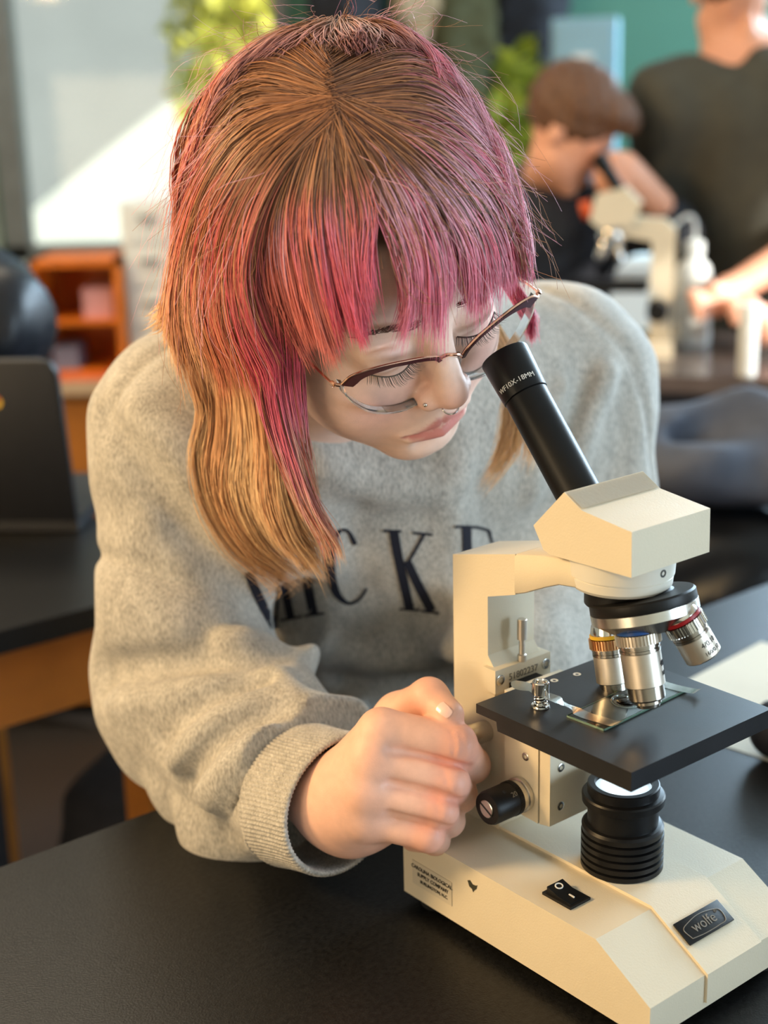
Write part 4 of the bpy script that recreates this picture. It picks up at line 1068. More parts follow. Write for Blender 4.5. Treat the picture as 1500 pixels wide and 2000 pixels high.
# ---- left side curtain (her right): from the whorl over the ear, long at the back
LEFT = [
 [(648, 205), (480, 235), (392, 345), (350, 470), (330, 570), (318, 625), (300, 640)],
 [(648, 212), (490, 255), (405, 365), (365, 490), (352, 600), (362, 690), (385, 760)],
 [(648, 216), (505, 275), (420, 385), (382, 500), (378, 620), (405, 720), (418, 800)],
 [(649, 220), (520, 295), (445, 400), (412, 510), (418, 620), (455, 720), (470, 800)],
 [(650, 223), (540, 310), (475, 420), (452, 530), (468, 640), (505, 730), (520, 800)],
 [(650, 226), (555, 325), (503, 435), (488, 545), (515, 640), (552, 700), (560, 760)],
]
g5 = [guide(p, 4, .015, .026, .01) for p in LEFT]
def c_left(u, t, r, c):
    q = (c*41 % 17)/17; s = .30+.22*q
    mid = CORAL if q < .55 else HOT if q < .72 else ORNG
    tip = BLOND*.7+ORNG*.3 if u < .45 else ORNG*.6+CORAL*.4 if u < .75 else HOT
    if r < .14: return ramp(t, [(0, root(r*5)), (.6, ROOT[0]), (1, ORNG)])
    return ramp(t, [(0, root(r)), (s-.12, root(r)), (s+.08, mid), (.72, mid*.5+tip*.5), (1, tip)])
lock(g5, 4200, c_left, depth=.014, clumps=40, spread=.004, cut=.14, pull=.62)
# ---- long lower locks
LOW = [
 [(352, 540), (352, 640), (372, 740), (392, 800), (378, 880), (400, 980), (460, 1075), (548, 1150), (525, 1172)],
 [(380, 540), (388, 640), (415, 740), (418, 830), (405, 920), (435, 1010), (500, 1090), (590, 1140), (548, 1170)],
 [(420, 540), (430, 650), (462, 760), (468, 860), (462, 950), (490, 1030), (540, 1090), (612, 1120)],
 [(455, 560), (470, 660), (505, 770), (518, 870), (520, 960), (545, 1040), (590, 1100), (640, 1140)],
 [(480, 580), (500, 670), (530, 770), (548, 870), (562, 960), (592, 1040), (640, 1090), (652, 1130)],
]
g6 = [guide(p, 1, .012, .012, .055) for p in LOW]
def c_low(u, t, r, c):
    q = (c*23 % 11)/11; tip = BLOND if q < .55 else BLOND*.5+ORNG*.5
    return ramp(t, [(0, ORNG if q > .3 else CORAL), (.25, ORNG*.7+BLOND*.3), (.55, tip), (1, BLOND)])
lock(g6, 2400, c_low, depth=.012, clumps=26, spread=.005, cut=.2, pull=.75, wob=.003, n=22)
PINKL = [
 [(505, 560), (512, 650), (505, 740), (520, 830), (552, 920), (588, 1000), (622, 1060), (640, 1100)],
 [(525, 570), (535, 650), (532, 740), (548, 830), (575, 920), (605, 1000), (640, 1060), (655, 1110)],
 [(548, 600), (556, 670), (560, 740), (575, 830), (592, 910), (610, 990), (632, 1050)],
 [(572, 640), (580, 690), (585, 750), (594, 820), (600, 890), (604, 950)],
]
g7 = [guide(p, 1, .016, .016, .04) for p in PINKL]
def c_pinkl(u, t, r, c):
    q = (c*19 % 7)/7
    if r < .2: return ramp(t, [(0, ROOT[2]), (.5, ROOT[0]), (1, CORAL)])
    return ramp(t, [(0, CORAL), (.25, HOT), (.6, PINK), (.8, LILAC*.5+BLOND*.5), (1, BLOND)])
lock(g7, 1300, c_pinkl, depth=.006, clumps=12, spread=.004, cut=.25, pull=.75, wob=.002, n=22)
# outward flick over the shoulder and hair hanging on the far side of the face
FLICK = [[(350, 480), (332, 560), (310, 605), (268, 622)], [(352, 520), (336, 600), (318, 650), (292, 680)], [(360, 560), (350, 640), (345, 690), (352, 750)]]
g8 = [guide(p, 1, .022, .022, .03) for p in FLICK]
lock(g8, 420, lambda u, t, r, c: ramp(t, [(0, ORNG), (.4, BLOND*.6+ORNG*.4), (1, BLOND)]), depth=.008, clumps=8, cut=.3, n=14)
FARP = [[(1018, 600), (1034, 640), (1044, 690)], [(1030, 590), (1046, 630), (1052, 680)]]
g10 = [np.array(spline([hw((66, -88, 62)), hw((80, -84, 30)), hw((82, -78, 0))]+[at(x, y, .885) for x, y in p], 16)) for p in FARP]
lock(g10, 260, lambda u, t, r, c: ramp(t, [(0, PINK), (1, HOT)]), depth=.004, clumps=6, spread=.002, cut=.1, n=14)
FAR = [[(1005, 700), (1022, 800), (1010, 880), (965, 950), (925, 1000)], [(985, 720), (990, 800), (975, 880), (945, 940)], [(1015, 720), (1040, 800), (1045, 880), (1030, 930)]]
g9 = [np.array(spline([hw((70, -110, 50)), hw((80, -112, 10)), hw((80, -112, -30))]+[at(x, y, d) for (x, y), d in zip(p, (.93, .935, .94, .945, .95))], 24)) for p in FAR]
lock(g9, 620, lambda u, t, r, c: ramp(t, [(0, PINK*.4+BLOND*.7), (.4, BLOND*1.15), (1, BLOND*1.1)]), depth=.006, clumps=10, spread=.006, cut=.2, n=20)
# back of the head, away from the camera
BACK = [[(x*18, -115, 116), (x*48, -158, 92), (x*66, -180, 30), (x*66, -174, -50), (x*60, -150, -120)] for x in (-1, -.6, -.2, .2, .6, 1)]
g11 = [spline([hw(p) for p in b], 20) for b in BACK]
lock(g11, 900, lambda u, t, r, c: ramp(t, [(0, root(r)), (.35, root(r)), (.55, CORAL), (1, BLOND)]), wid=.0006, depth=.006, clumps=16, wob=.001, n=12)
# flyaways
ALLG = g2+g3+g4+g5
for s in range(420):
    g = ALLG[RNG.integers(len(ALLG))]; n = 14; a = RNG.integers(2, 10); C = spline(g[a:a+RNG.integers(8, 16)], n).copy()
    N = C-HC; N /= np.linalg.norm(N, axis=1)[:, None]; t = np.linspace(0, 1, n)[:, None]
    C = C+N*(t**1.5*RNG.uniform(.004, .024))+smooth_noise(n, 4, .006)*t
    ribbon(C, np.full(n, .00013), np.tile((ROOT[1] if RNG.random() < .5 else LILAC*.9)*RNG.uniform(.8, 1.2), (n, 1)))
V = np.concatenate(STR_V); Fq = np.concatenate(STR_F); Cc = np.concatenate(STR_C)
me = bpy.data.meshes.new('hair'); me.vertices.add(len(V)); me.vertices.foreach_set('co', V.astype(np.float32).ravel())
me.loops.add(len(Fq)*4); me.loops.foreach_set('vertex_index', Fq.astype(np.int32).ravel())
me.polygons.add(len(Fq)); me.polygons.foreach_set('loop_start', np.arange(0, len(Fq)*4, 4, dtype=np.int32)); me.polygons.foreach_set('use_smooth', np.ones(len(Fq), bool))
me.update(calc_edges=True); paint(me, Cc)
HAIR = mat('dyed hair', (.6, .3, .3, 1), .40, spec=.55, vcol='tint', noise=400, var=.08)
hair = kid(link('hair', me, HAIR, person)); hair['kind'] = 'stuff'; hair['label'] = 'pink dyed shoulder-length hair with brown roots and blond ends'
print('hair quads', len(Fq))
# ------------------------------------------------------------------ lettering printed on the chest
NAVY = mat('navy print', srgb(24, 26, 40), .75, noise=300, var=.15)
def stroke(bm, pts, w, n=10, m=2):
    """flat stroke on the cloth: photo points with half-widths in pixels"""
    P = spline([(x, y, ww) for (x, y), ww in zip(pts, w)], n); T = np.gradient(P[:, :2], axis=0); T /= np.linalg.norm(T, axis=1)[:, None]; N = np.stack([-T[:, 1], T[:, 0]], 1)
    pix = np.concatenate([P[:, :2]+N*(P[:, 2:3]*s) for s in np.linspace(-1, 1, m+1)])
    X = march(cloth_sdf, pix, .90, 1.3, 28); e = .0008
    X = X+np.array([(CAM-x)/np.linalg.norm(CAM-x) for x in X])*.0014
    v = [bm.verts.new(x) for x in X]
    for j in range(m):
        for i in range(n-1): bm.faces.new((v[j*n+i], v[j*n+i+1], v[(j+1)*n+i+1], v[(j+1)*n+i]))
LET = {
 'K': [([(769, 1038), (778, 1090), (800, 1190)], (9, 9, 9)), ([(748, 1037), (784, 1038)], (2.4, 2.4)), ([(780, 1190), (820, 1192)], (2.4, 2.4)), ([(829, 1043), (808, 1080), (791, 1108)], (3, 3, 3)),
       ([(806, 1041), (845, 1045)], (2.4, 2.4)), ([(795, 1096), (815, 1140), (843, 1194)], (8, 9, 9)), ([(822, 1193), (858, 1198)], (2.4, 2.4))],
 'C': [([(694, 1064), (680, 1038), (664, 1038), (648, 1065), (645, 1110), (655, 1155), (678, 1178), (700, 1172), (716, 1150)], (5, 3, 3, 8, 9.5, 8, 3.5, 3, 3))],
 'I': [([(588, 1062), (598, 1130), (612, 1200)], (9, 9, 9)), ([(568, 1064), (608, 1060)], (2.4, 2.4)), ([(594, 1203), (634, 1198)], (2.4, 2.4))],
 'M': [([(484, 1118), (505, 1165), (538, 1228)], (8, 9, 8)), ([(538, 1228), (543, 1160), (546, 1095)], (3, 3, 3)), ([(546, 1095), (556, 1150), (568, 1208)], (8, 8, 8)), ([(548, 1212), (590, 1204)], (2.4, 2.4))],
 'E': [([(912, 1031), (914, 1100), (918, 1180)], (9, 9, 9)), ([(888, 1029), (930, 1030), (956, 1037)], (2.6, 2.8, 2.6)), ([(955, 1036), (962, 1062)], (3.5, 2)), ([(914, 1104), (945, 1106)], (2.6, 2.6)), ([(896, 1184), (965, 1188)], (2.6, 2.6))],
}
for ch, st in LET.items():
    bm = bmesh.new()
    for pts, w in st: stroke(bm, pts, w, max(4, 5*len(pts)-6))
    o = obj('printed_letter', bm, NAVY, shirt, 60)
# ------------------------------------------------------------------ furniture and things behind
OAKL = mat('golden oak', srgb(176, 110, 44), .45, noise=9, var=.2, bump=(60, .2, .001))
DARKF = mat('charcoal fabric', srgb(38, 38, 44), .8, noise=60, var=.2, bump=(200, .3, .002))
NAVYF = mat('dark navy nylon', srgb(18, 22, 30), .4, noise=30, var=.2, bump=(60, .2, .003))
WHITEP = mat('white plastic', srgb(228, 230, 226), .4, noise=20, var=.03)
def table(name, org, rz, x0, x1, dep, z, th, label, legs, apron=.09, legw=.055, top=BENCH, apm=None):
    apm = apm or OAKL
    t = tag(empty(name, (org[0], org[1], 0), rz), label, 'bench')
    obj('bench_top', bx(x0, x1, 0, dep, z-th, z), top, t, 30, .003, 2)
    obj('apron', bx(x0+.03, x1-.03, .03, .055, z-th-apron, z-th), apm, t)
    obj('shade_panel', bx(x0+.06, x1-.06, dep-.10, dep-.08, .12, z-th), DARKF, t)  # dark sheet added for the shade under the bench
    obj('apron', bx(x0+.03, x1-.03, dep-.055, dep-.03, z-th-apron, z-th), OAKL, t)
    for x in legs:
        for y in (.03, dep-.03-legw): obj('leg', bx(x, x+legw, y, y+legw, 0, z-th), OAKL, t, 30, .002)
    return t
ang = math.atan2(EY[1], EY[0])
table('side_bench', (-.337, 1.328), ang, -1.0, .21, .62, .92, .024, 'black-topped oak bench carrying the dark laptop', (-.95, .115))
# laptop
LAP = mat('dark grey plastic', srgb(30, 30, 33), .45, noise=60, var=.08, bump=(400, .1, .0004))
lp = at(158, 1012, 1.63); lap = tag(empty('laptop', (lp[0], lp[1], .9205), math.radians(-6)), 'dark grey open laptop with a small round emblem on its lid', 'laptop')
obj('laptop_base', bx(-.30, .0, -.012, .20, .002, .018), LAP, lap, 30, .004, 2)
lidM = Matrix.Translation((0, -.004, .016)) @ Matrix.Rotation(math.radians(8), 4, 'X')
bm = prism([(-.30, 0), (0, 0), (0, .185), (-.008, .197), (-.020, .20), (-.28, .20), (-.30, .185)], -.010, 0); bmesh.ops.transform(bm, matrix=lidM, verts=bm.verts)
lid = obj('lid', bm, LAP, lap, 30, .002, 2)
for k, (c, a0) in enumerate(((srgb(196, 60, 48), 30), (srgb(60, 140, 70), 150), (srgb(222, 180, 60), 270))):
    bm = bmesh.new(); cx, cz = -.077, .150
    pts = [(cx+.0035*math.cos(math.radians(a0+t)), cz+.0035*math.sin(math.radians(a0+t))) for t in range(120, -1, -20)]+[(cx+.008*math.cos(math.radians(a0+t)), cz+.008*math.sin(math.radians(a0+t))) for t in range(0, 121, 20)]
    prism(pts, -.0108, -.0098, bm); bmesh.ops.transform(bm, matrix=lidM, verts=bm.verts)
    obj('lid_emblem', bm, mat('emblem %d' % k, c, .5, noise=90), lid)
for i in range(3): obj('rubber_foot', bx(-.27+.12*i, -.25+.12*i, 0, .02, 0, .002), RUBBER, lap)
# rucksack under the side bench
def lump(name, prims, lo, hi, h, m, k=.03, parent=None, rump=.006):
    def fn(P):
        d = None
        for a, b, r1, r2 in prims:
            e = rcone(P, np.array(a), np.array(b), r1, r2); d = e if d is None else smin(d, e, k)
        return d+rump*np.sin(P[:, 0]*37+2*np.sin(P[:, 2]*29))*np.sin(P[:, 2]*31+P[:, 1]*23)
    me, X = sdf_mesh(fn, lo, hi, h, 3, name, 0, 1.6); o = link(name, me, m, parent); return o
c = np.array([-.33, 1.62, 0])
bag = lump('rucksack', [(c+[0, 0, .14], c+[.02, .02, .52], .135, .11), (c+[-.03, -.10, .16], c+[-.02, -.08, .34], .08, .06)], c-[.25, .3, .02], c+[.25, .25, .68], .012, DARKF)
tag(bag, 'dark rucksack on the floor under the side bench', 'bag')
# counter under the window with cubby, cabinet and tray
CT = 3.05
ctr = tag(empty('window_counter', (-1.0, CT, 0)), 'pale counter below the window', 'counter')
obj('counter_top', bx(-1.4, .75, 0, .6, .80, .83), mat('pale laminate', srgb(196, 170, 140), .4, noise=12, var=.06), ctr, 30, .003)
for x in (-1.38, -.66, .06): obj('cupboard', bx(x, x+.68, .04, .58, .06, .80), OAKL, ctr, 30, .003)
for x in (-1.38, -.66, .06): obj('door', bx(x+.02, x+.66, .02, .04, .09, .78), OAKL, ctr, 30, .003)
cb_l = at(62, 600, CT+.05); cb_r = at(236, 600, CT+.05); zt = at(150, 508, CT+.05)[2]; zb = .83
ORW = mat('bright orange wood', srgb(214, 112, 26), .45, noise=14, var=.15)
cub = tag(empty('cubby_shelf', (cb_l[0], CT+.05, zb)), 'small orange wooden cubby shelf on the window counter', 'shelf'); w = cb_r[0]-cb_l[0]; h = zt-zb
for a, b, e, f in ((0, .012, 0, h), (w-.012, w, 0, h)): obj('side_panel', bx(a, b, 0, .2, e, f), ORW, cub)
obj('top_panel', bx(0, w, 0, .2, h-.014, h), ORW, cub); obj('bottom_panel', bx(0, w, 0, .2, 0, .012), ORW, cub); obj('back_panel', bx(0, w, .19, .2, 0, h), ORW, cub)
obj('shelf_board', bx(.012, w-.012, 0, .19, h*.45, h*.45+.01), ORW, cub)
x0 = cb_l[0]
for nm, a, b, z0, z1, colr, lab in (('pink_box', .105, .17, h*.45+.01, h*.45+.075, srgb(206, 150, 150), 'small pink box on the upper board of the orange cubby'), ('blue_jar', .03, .085, .012, .062, srgb(120, 124, 150), 'small blue grey tub on the lower board of the orange cubby')):
    o = obj(nm, bx(a, min(b, w-.014), .03, .14, z0, z1), mat(nm, colr, .5, noise=20), None, 30, .006, 3); o.location = (x0, CT+.05, zb); tag(o, lab, nm.split('_')[1])
cab_l = at(238, 500, CT+.1); cab_r = at(345, 500, CT+.1); ztop = at(290, 395, CT+.1)[2]
cab = tag(empty('white_cabinet', (cab_l[0], CT+.12, .83)), 'white metal drawer cabinet beside the orange cubby', 'cabinet'); w2 = cab_r[0]-cab_l[0]; h2 = ztop-.83
obj('body', bx(0, w2, 0, .3, 0, h2), WHITEP, cab, 30, .004)
for i in range(4):
    d = obj('drawer', bx(.008, w2-.008, -.012, .0, .008+i*h2/4, (i+1)*h2/4-.004), WHITEP, cab, 30, .003); obj('handle', bx(w2/2-.02, w2/2+.02, -.022, -.012, (i+.6)*h2/4, (i+.6)*h2/4+.008), FRAME, d)
tl = at(100, 705, CT-.02)
ty = tag(obj('document_tray', prism([(0, 0), (.15, 0), (.16, .03), (.154, .03), (.146, .006), (.004, .006), (-.004, .03), (-.01, .03)], 0, .12), mat('red orange plastic', srgb(214, 110, 80), .45, noise=20)), 'orange document tray at the front of the window counter', 'tray'); ty.location = (tl[0], CT+.005, .83); ty.scale = (.7, .35, .5)

# coats on the back wall
rail = tag(obj('coat_rail', bx(-.16, .62, 5.24, 5.3, 2.02, 2.09), OAKL), 'wooden coat rail on the green back wall', 'rail')
def coat(x, w, z0, m, label, nm='hanging_coat'):
    y = 5.14
    o = lump(nm, [((x-w*.3, y, 1.86), (x+w*.3, y, 1.86), .07, .07), ((x, y, 1.85), (x, y-.02, z0+.12), w*.40, w*.48), ((x-w*.38, y, 1.82), (x-w*.45, y-.03, z0+.25), .05, .045), ((x+w*.38, y, 1.82), (x+w*.45, y-.03, z0+.25), .05, .045)], (x-w, y-.3, z0-.1), (x+w, y+.3, 2.1), .02, m, .05, None, .012)
    return tag(o, label, 'coat', 'coats on the rail')
coat(-.09, .20, 1.2, DARKF, 'charcoal coat, leftmost on the coat rail')
coat(.155, .11, 1.45, mat('beige wool', srgb(170, 150, 120), .9, noise=40), 'narrow beige scarf hanging on the coat rail', 'hanging_scarf')
coat(.32, .16, 1.3, mat('olive cotton', srgb(74, 74, 48), .85, noise=40), 'olive jacket between the beige scarf and the black coat')
coat(.54, .21, .95, mat('black wool', srgb(20, 22, 30), .85, noise=40), 'long black coat, rightmost on the coat rail')
# leafy plant
pt = at(1010, 330, 4.6); pl_ = tag(empty('potted_plant', (pt[0], 4.55, .92)), 'leafy yellow-green pot plant on the white counter', 'plant')
obj('pot', lathe([(.05, 0), (.07, .11), (.063, .11), (.058, .09), (0, .09)], 24), mat('terracotta', srgb(150, 90, 66), .8, noise=30), pl_)
fo = obj('foliage', leaf_mesh((0, 0, .36), (.11, .11, .27), 180, .05), mat('plant leaf', srgb(150, 168, 58), .5, noise=12, var=.3), pl_); fo['kind'] = 'stuff'
# back counter with pale blue storage box
bc = tag(empty('back_counter', (.30, 4.35, 0)), 'white counter along the green wall', 'counter')
obj('counter_top', bx(0, 2.6, 0, .6, .88, .92), WHITEP, bc, 30, .003); 
for i in range(4): obj('cupboard', bx(.02+i*.645, .02+i*.645+.63, .03, .58, 0, .88), WHITEP, bc, 30, .003)
b0 = at(1102, 300, 4.1); b1 = at(1225, 300, 4.1); zz = at(1160, 48, 4.1)[2]
BLUEP = mat('pale blue plastic', srgb(136, 172, 186), .4, noise=8, var=.05)
sb = tag(empty('storage_tower', (b0[0], 4.42, .92), math.radians(-12)), 'pale blue plastic drawer tower behind the seated person', 'storage box'); ww = (b1[0]-b0[0])*1.08; hh = (zz-.92)*1.05
obj('shell', bx(0, ww, 0, .2, 0, hh), BLUEP, sb, 30, .008, 3)
for i in range(3):
    d = obj('drawer', bx(.012, ww-.012, -.012, .0, .02+i*(hh-.02)/3, (i+1)*(hh-.02)/3), BLUEP, sb, 30, .005); obj('handle', bx(ww/2-.03, ww/2+.03, -.024, -.012, (i+.5)*hh/3, (i+.5)*hh/3+.014), WHITEP, d)

# ---------------- the second bench with two people
TB = table('far_bench', (.12, 2.62), math.radians(-18), -.15, 1.9, .50, .92, .03, 'dark bench in the sun where two people work', (-.1, 1.75), apm=DARKF, top=mat('far bench top', srgb(86, 76, 72), .22, noise=20, var=.15))  # charcoal apron carries the shadow below the table edge in its colour
def trousers(p, w, loc):
    def fn(P):
        d = rcone(P, w, w+np.array([0, .02, -.25]), .15, .155)
        for sg in (-1, 1):
            k = w+np.array([sg*.085, -.02, 0]); k[2] = .42; f = k.copy(); f[2] = .06; d = smin(d, smin(rcone(P, w+np.array([sg*.07, 0, -.22]), k, .09, .07), rcone(P, k, f, .07, .05), .02), .03)
        return d
    me, X = sdf_mesh(fn, (w[0]-.35, w[1]-.35, 0), (w[0]+.35, w[1]+.35, 1.1), .016, 3, 'trousers', 0); o = link('trousers', me, MATS['dark denim'], p); o.matrix_parent_inverse = Matrix.Translation(-Vector(loc))
def fig(name, label, loc, parts):
    p = tag(empty(name, loc), label, 'person')
    for nm, fn, lo, hi, h, m in parts:
        me, X = sdf_mesh(fn, lo, hi, h, 3, nm, 0, 1.6); o = link(nm, me, m, p); o.matrix_parent_inverse = Matrix.Translation(-Vector(loc))
    trousers(p, np.array([loc[0], loc[1], .86]), loc)
    return p
SKIN2 = mat('tanned skin', srgb(222, 160, 130), .5, noise=40, var=.06)
HAIR2 = mat('brown hair', srgb(98, 66, 44), .55, noise=90, var=.35, bump=(160, .8, .004))
HAIR3 = mat('black hair', srgb(30, 24, 28), .5, noise=90, var=.3, bump=(160, .8, .004))
D2 = 2.93
def head2(P, c, fwd, up, s=1.0, hair=False):
    fwd = np.array(fwd, float); fwd /= np.linalg.norm(fwd); up = np.array(up, float); up -= fwd*(up@fwd); up /= np.linalg.norm(up); lt = np.cross(up, fwd)
    q = np.stack([(P-c)@lt, (P-c)@fwd, (P-c)@up], 1)*1000/s; sq = q.copy(); sq[:, 0] = np.abs(sq[:, 0])
    if hair:
        d = ell(q, (0, -94, 44), (86, 102, 92)); d = smin(d, ell(q, (0, -12, 74), (60, 44, 38)), 24); d = smax(d, -ell(q, (0, 20, -20), (70, 66, 76)), 10); d = np.maximum(d, -(q[:, 2]+45+.3*q[:, 1]*0))
        d = d+4*np.sin(q[:, 0]*.13+q[:, 1]*.07)*np.sin(q[:, 2]*.11+q[:, 1]*.09)
    else:
        d = ell(q, (0, -92, 30), (73, 92, 84)); d = smin(d, ell(q, (0, -50, -28), (55, 52, 66)), 26); d = smin(d, rcone(sq, (10, -18, -92), (48, -66, -56), 18, 16), 20)
        d = smin(d, rcone(sq, (0, -9, 17), (34, -17, 15), 11, 9), 12); d = smax(d, -ell(sq, (31, 9, -3), (17, 12, 10)), 10); d = smin(d, sph(sq, (31, -11, -3), 12), 3)
        d = smin(d, rcone(q, (0, 0, 8), (0, 20, -33), 6, 9), 8); d = smin(d, rcone(sq, (0, 5, -66), (20, -4, -69), 5, 2), 5)
        d = smin(d, ell(sq, (73, -90, -10), (7, 17, 29)), 6)
    return d/1000*s
# seated person bent to an eyepiece
hc = at(1178, 300, D2); fw = (.78, -.30, -.55); upv = (.42, -.10, .90)
nk = at(1062, 370, D2+.12); shl = at(1040, 470, D2+.02); shr = at(1120, 430, D2+.28); wst = at(1010, 800, D2+.36)
el2 = at(1318, 445, D2+.02); wr2 = at(1284, 395, D2-.02); hd = at(1215, 335, D2-.05)
def boy_body(P):
    d = head2(P, hc, fw, upv)
    d = smin(d, rcone(P, nk, hc+np.array([-.09, .03, -.01]), .055, .055), .03)
    d = smin(d, rcone(P, shl, shr, .07, .07), .05); d = smin(d, rcone(P, (shl+shr)/2, wst, .10, .12), .06)
    d = smin(d, rcone(P, shr, el2, .042, .036), .03); d = smin(d, rcone(P, el2, wr2, .034, .026), .02)
    h_ = rcone(P, wr2, hd, .030, .040)
    for i, (x, y) in enumerate(((1176, 318), (1172, 336), (1176, 354), (1186, 370))):
        m = at(x+24, y-4, D2-.075); t = at(x-2, y+6, D2-.05); h_ = smin(h_, smin(rcone(P, hd, m, .028, .017), rcone(P, m, t, .017, .013), .006), .008)
    h_ = smin(h_, rcone(P, hd, at(1228, 372, D2-.06), .016, .010), .01)
    return smin(d, h_, .01)
def boy_coat(P):
    d = rcone(P, shl, shr, .098, .098); d = smin(d, rcone(P, (shl+shr)/2, wst, .145, .165), .08); d = smin(d, rcone(P, nk+np.array([-.03, .02, -.02]), (shl+shr)/2, .072, .08), .04)
    d = smin(d, rcone(P, shr, el2, .062, .050), .04); d = smin(d, rcone(P, el2, el2*.55+wr2*.45, .048, .040), .02)
    d = smin(d, rcone(P, shl, at(1010, 640, D2-.05), .070, .058), .04)
    return d+.006*np.sin(P[:, 0]*40+2*np.sin(P[:, 2]*31))*np.sin(P[:, 2]*37)
lo = np.array([.0, 2.3, .70]); hi = np.array([.9, 3.4, 1.66])
fig('person', 'seated person in a dark jacket bending to the eyepiece of the far microscope', (float(wst[0]), float(wst[1]), .5), [
 ('body', boy_body, lo, hi, .006, SKIN2), ('jacket', boy_coat, lo, hi, .009, mat('black jacket cloth', srgb(26, 28, 36), .7, noise=30, var=.2)),
 ('hair', lambda P: head2(P, hc, fw, upv, 1.0, True), lo, hi, .006, HAIR2)])
# standing person in a dark olive shirt
D3 = 3.05
h3 = at(1462, 20, D3-.03); n3 = at(1450, 150, D3+.03); sl3 = at(1315, 205, D3); sr3 = at(1660, 190, D3+.05); w3 = at(1440, 760, D3+.12)
e3 = at(1640, 440, D3-.15); wr3 = at(1425, 570, D3-.32); e4 = at(1290, 430, D3+.08)
def man_body(P):
    d = head2(P, h3, (.25, -.80, -.55), (.1, -.5, .85))
    d = smin(d, rcone(P, n3, h3+np.array([-.02, .10, -.02]), .062, .058), .03); d = smin(d, rcone(P, sl3, sr3, .07, .07), .06); d = smin(d, rcone(P, (sl3+sr3)/2, w3, .12, .13), .08)
    d = smin(d, rcone(P, sr3, e3, .05, .042), .03); d = smin(d, rcone(P, e3, wr3, .042, .028), .02)
    hnd = rcone(P, wr3, at(1395, 590, D3-.36), .030, .030)
    for k in range(4): hnd = smin(hnd, rcone(P, at(1395, 590, D3-.36), at(1352+5*k, 574+15*k, D3-.40), .018, .010), .008)
    hnd = smin(hnd, rcone(P, wr3, at(1392, 560, D3-.38), .018, .011), .01)
    d = smin(d, hnd, .012)
    oth = rcone(P, at(1490, 640, D3-.38), at(1455, 600, D3-.40), .032, .026)
    for k in range(4): oth = smin(oth, rcone(P, at(1455, 600, D3-.40), at(1424+4*k, 588+13*k, D3-.42), .016, .010), .008)
    d = np.minimum(d, smin(oth, rcone(P, at(1560, 600, D3-.30), at(1490, 640, D3-.38), .036, .030), .02))
    d = np.minimum(d, rcone(P, sr3, at(1720, 430, D3-.05), .05, .04)); d = smin(d, rcone(P, at(1720, 430, D3-.05), at(1560, 600, D3-.30), .04, .036), .02)
    return d
def man_shirt(P):
    d = rcone(P, sl3, sr3, .088, .088); d = smin(d, rcone(P, (sl3+sr3)/2+np.array([0, 0, -.05]), w3, .17, .165), .09); d = smin(d, rcone(P, sr3, sr3*.5+e3*.5, .082, .075), .04); d = smin(d, rcone(P, sl3, e4, .082, .075), .05)
    d = smax(d, -rcone(P, n3+np.array([.0, -.03, -.02]), h3+np.array([-.02, .08, -.01]), .075, .08), .02)
    return d+.006*np.sin(P[:, 0]*33+2*np.sin(P[:, 2]*13))*np.sin(P[:, 0]*21+P[:, 1]*9)
lo = np.array([.45, 2.45, .72]); hi = np.array([1.45, 3.5, 1.80])
fig('person', 'standing person in a dark olive shirt with hands on the far bench', (float(w3[0]), float(w3[1]), .2), [
 ('body', man_body, lo, hi, .007, SKIN2), ('shirt', man_shirt, lo, hi, .009, mat('olive charcoal shirt', srgb(66, 64, 54), .85, noise=30, var=.12)),
 ('hair', lambda P: head2(P, h3, (.25, -.80, -.55), (.1, -.5, .85), 1.0, True), lo, hi, .007, HAIR3)])
# microscope on the far bench (arm towards the right, head over the stage on its left)
mo = at(1262, 684, 2.72); fm = tag(empty('microscope', (mo[0], mo[1], .92), math.radians(168)), 'cream microscope on the far bench in front of the seated person', 'microscope')
obj('base', prism([(-.05, 0), (-.05, .03), (.11, .03), (.14, .015), (.14, 0)], -.055, .055), CREAM, fm, 30, .004)
obj('arm', prism([(-.045, .03), (-.05, .235), (-.03, .255), (.05, .262), (.05, .225), (-.005, .215), (-.005, .03)], -.022, .022), CREAM, fm, 30, .006, 2)
obj('viewing_head', prism([(.03, .245), (.015, .285), (.045, .315), (.10, .300), (.11, .255), (.09, .240)], -.033, .033), CREAM, fm, 30, .008, 2)
obj('nosepiece', lathe([(.026, .215), (.028, .222), (.028, .234), (.022, .246)], 24, None, Matrix.Translation((.07, 0, 0))), STEEL, fm)
for a in (20, 140, 260):
    d = Vector((math.cos(math.radians(a))*.35, math.sin(math.radians(a))*.35, -1)); obj('objective', lathe([(.010, 0), (.011, .008), (.010, .03), (.007, .042)], 16, None, axis_matrix(Vector((.07, 0, .22))+Vector((d.x, d.y, 0))*.03, d)), CHROME, fm)
obj('stage', bx(.0, .13, -.06, .06, .125, .135), BLACK_SAT, fm); obj('illuminator', lathe([(.024, .03), (.024, .07), (.018, .085)], 20, None, Matrix.Translation((.07, 0, 0))), BLACK_SAT, fm)
obj('eyepiece', lathe([(.012, 0), (.012, .07), (.015, .072), (.015, .10)], 20, None, axis_matrix((.045, 0, .29), (.55, 0, .83))), BLACK_SAT, fm)
obj('focus_knob', lathe([(.018, -.075), (.02, -.07), (.02, .07), (.018, .075)], 20, None, Matrix.Translation((-.02, 0, .09)) @ Matrix.Rotation(PI/2, 4, 'X')), BLACK_SAT, fm)
obj('orange_filter', lathe([(.018, 0), (.018, .02)], 20, None, axis_matrix((.108, 0, .275), (1, 0, -.3))), mat('orange plastic', srgb(206, 84, 30), .4, noise=20), fm)
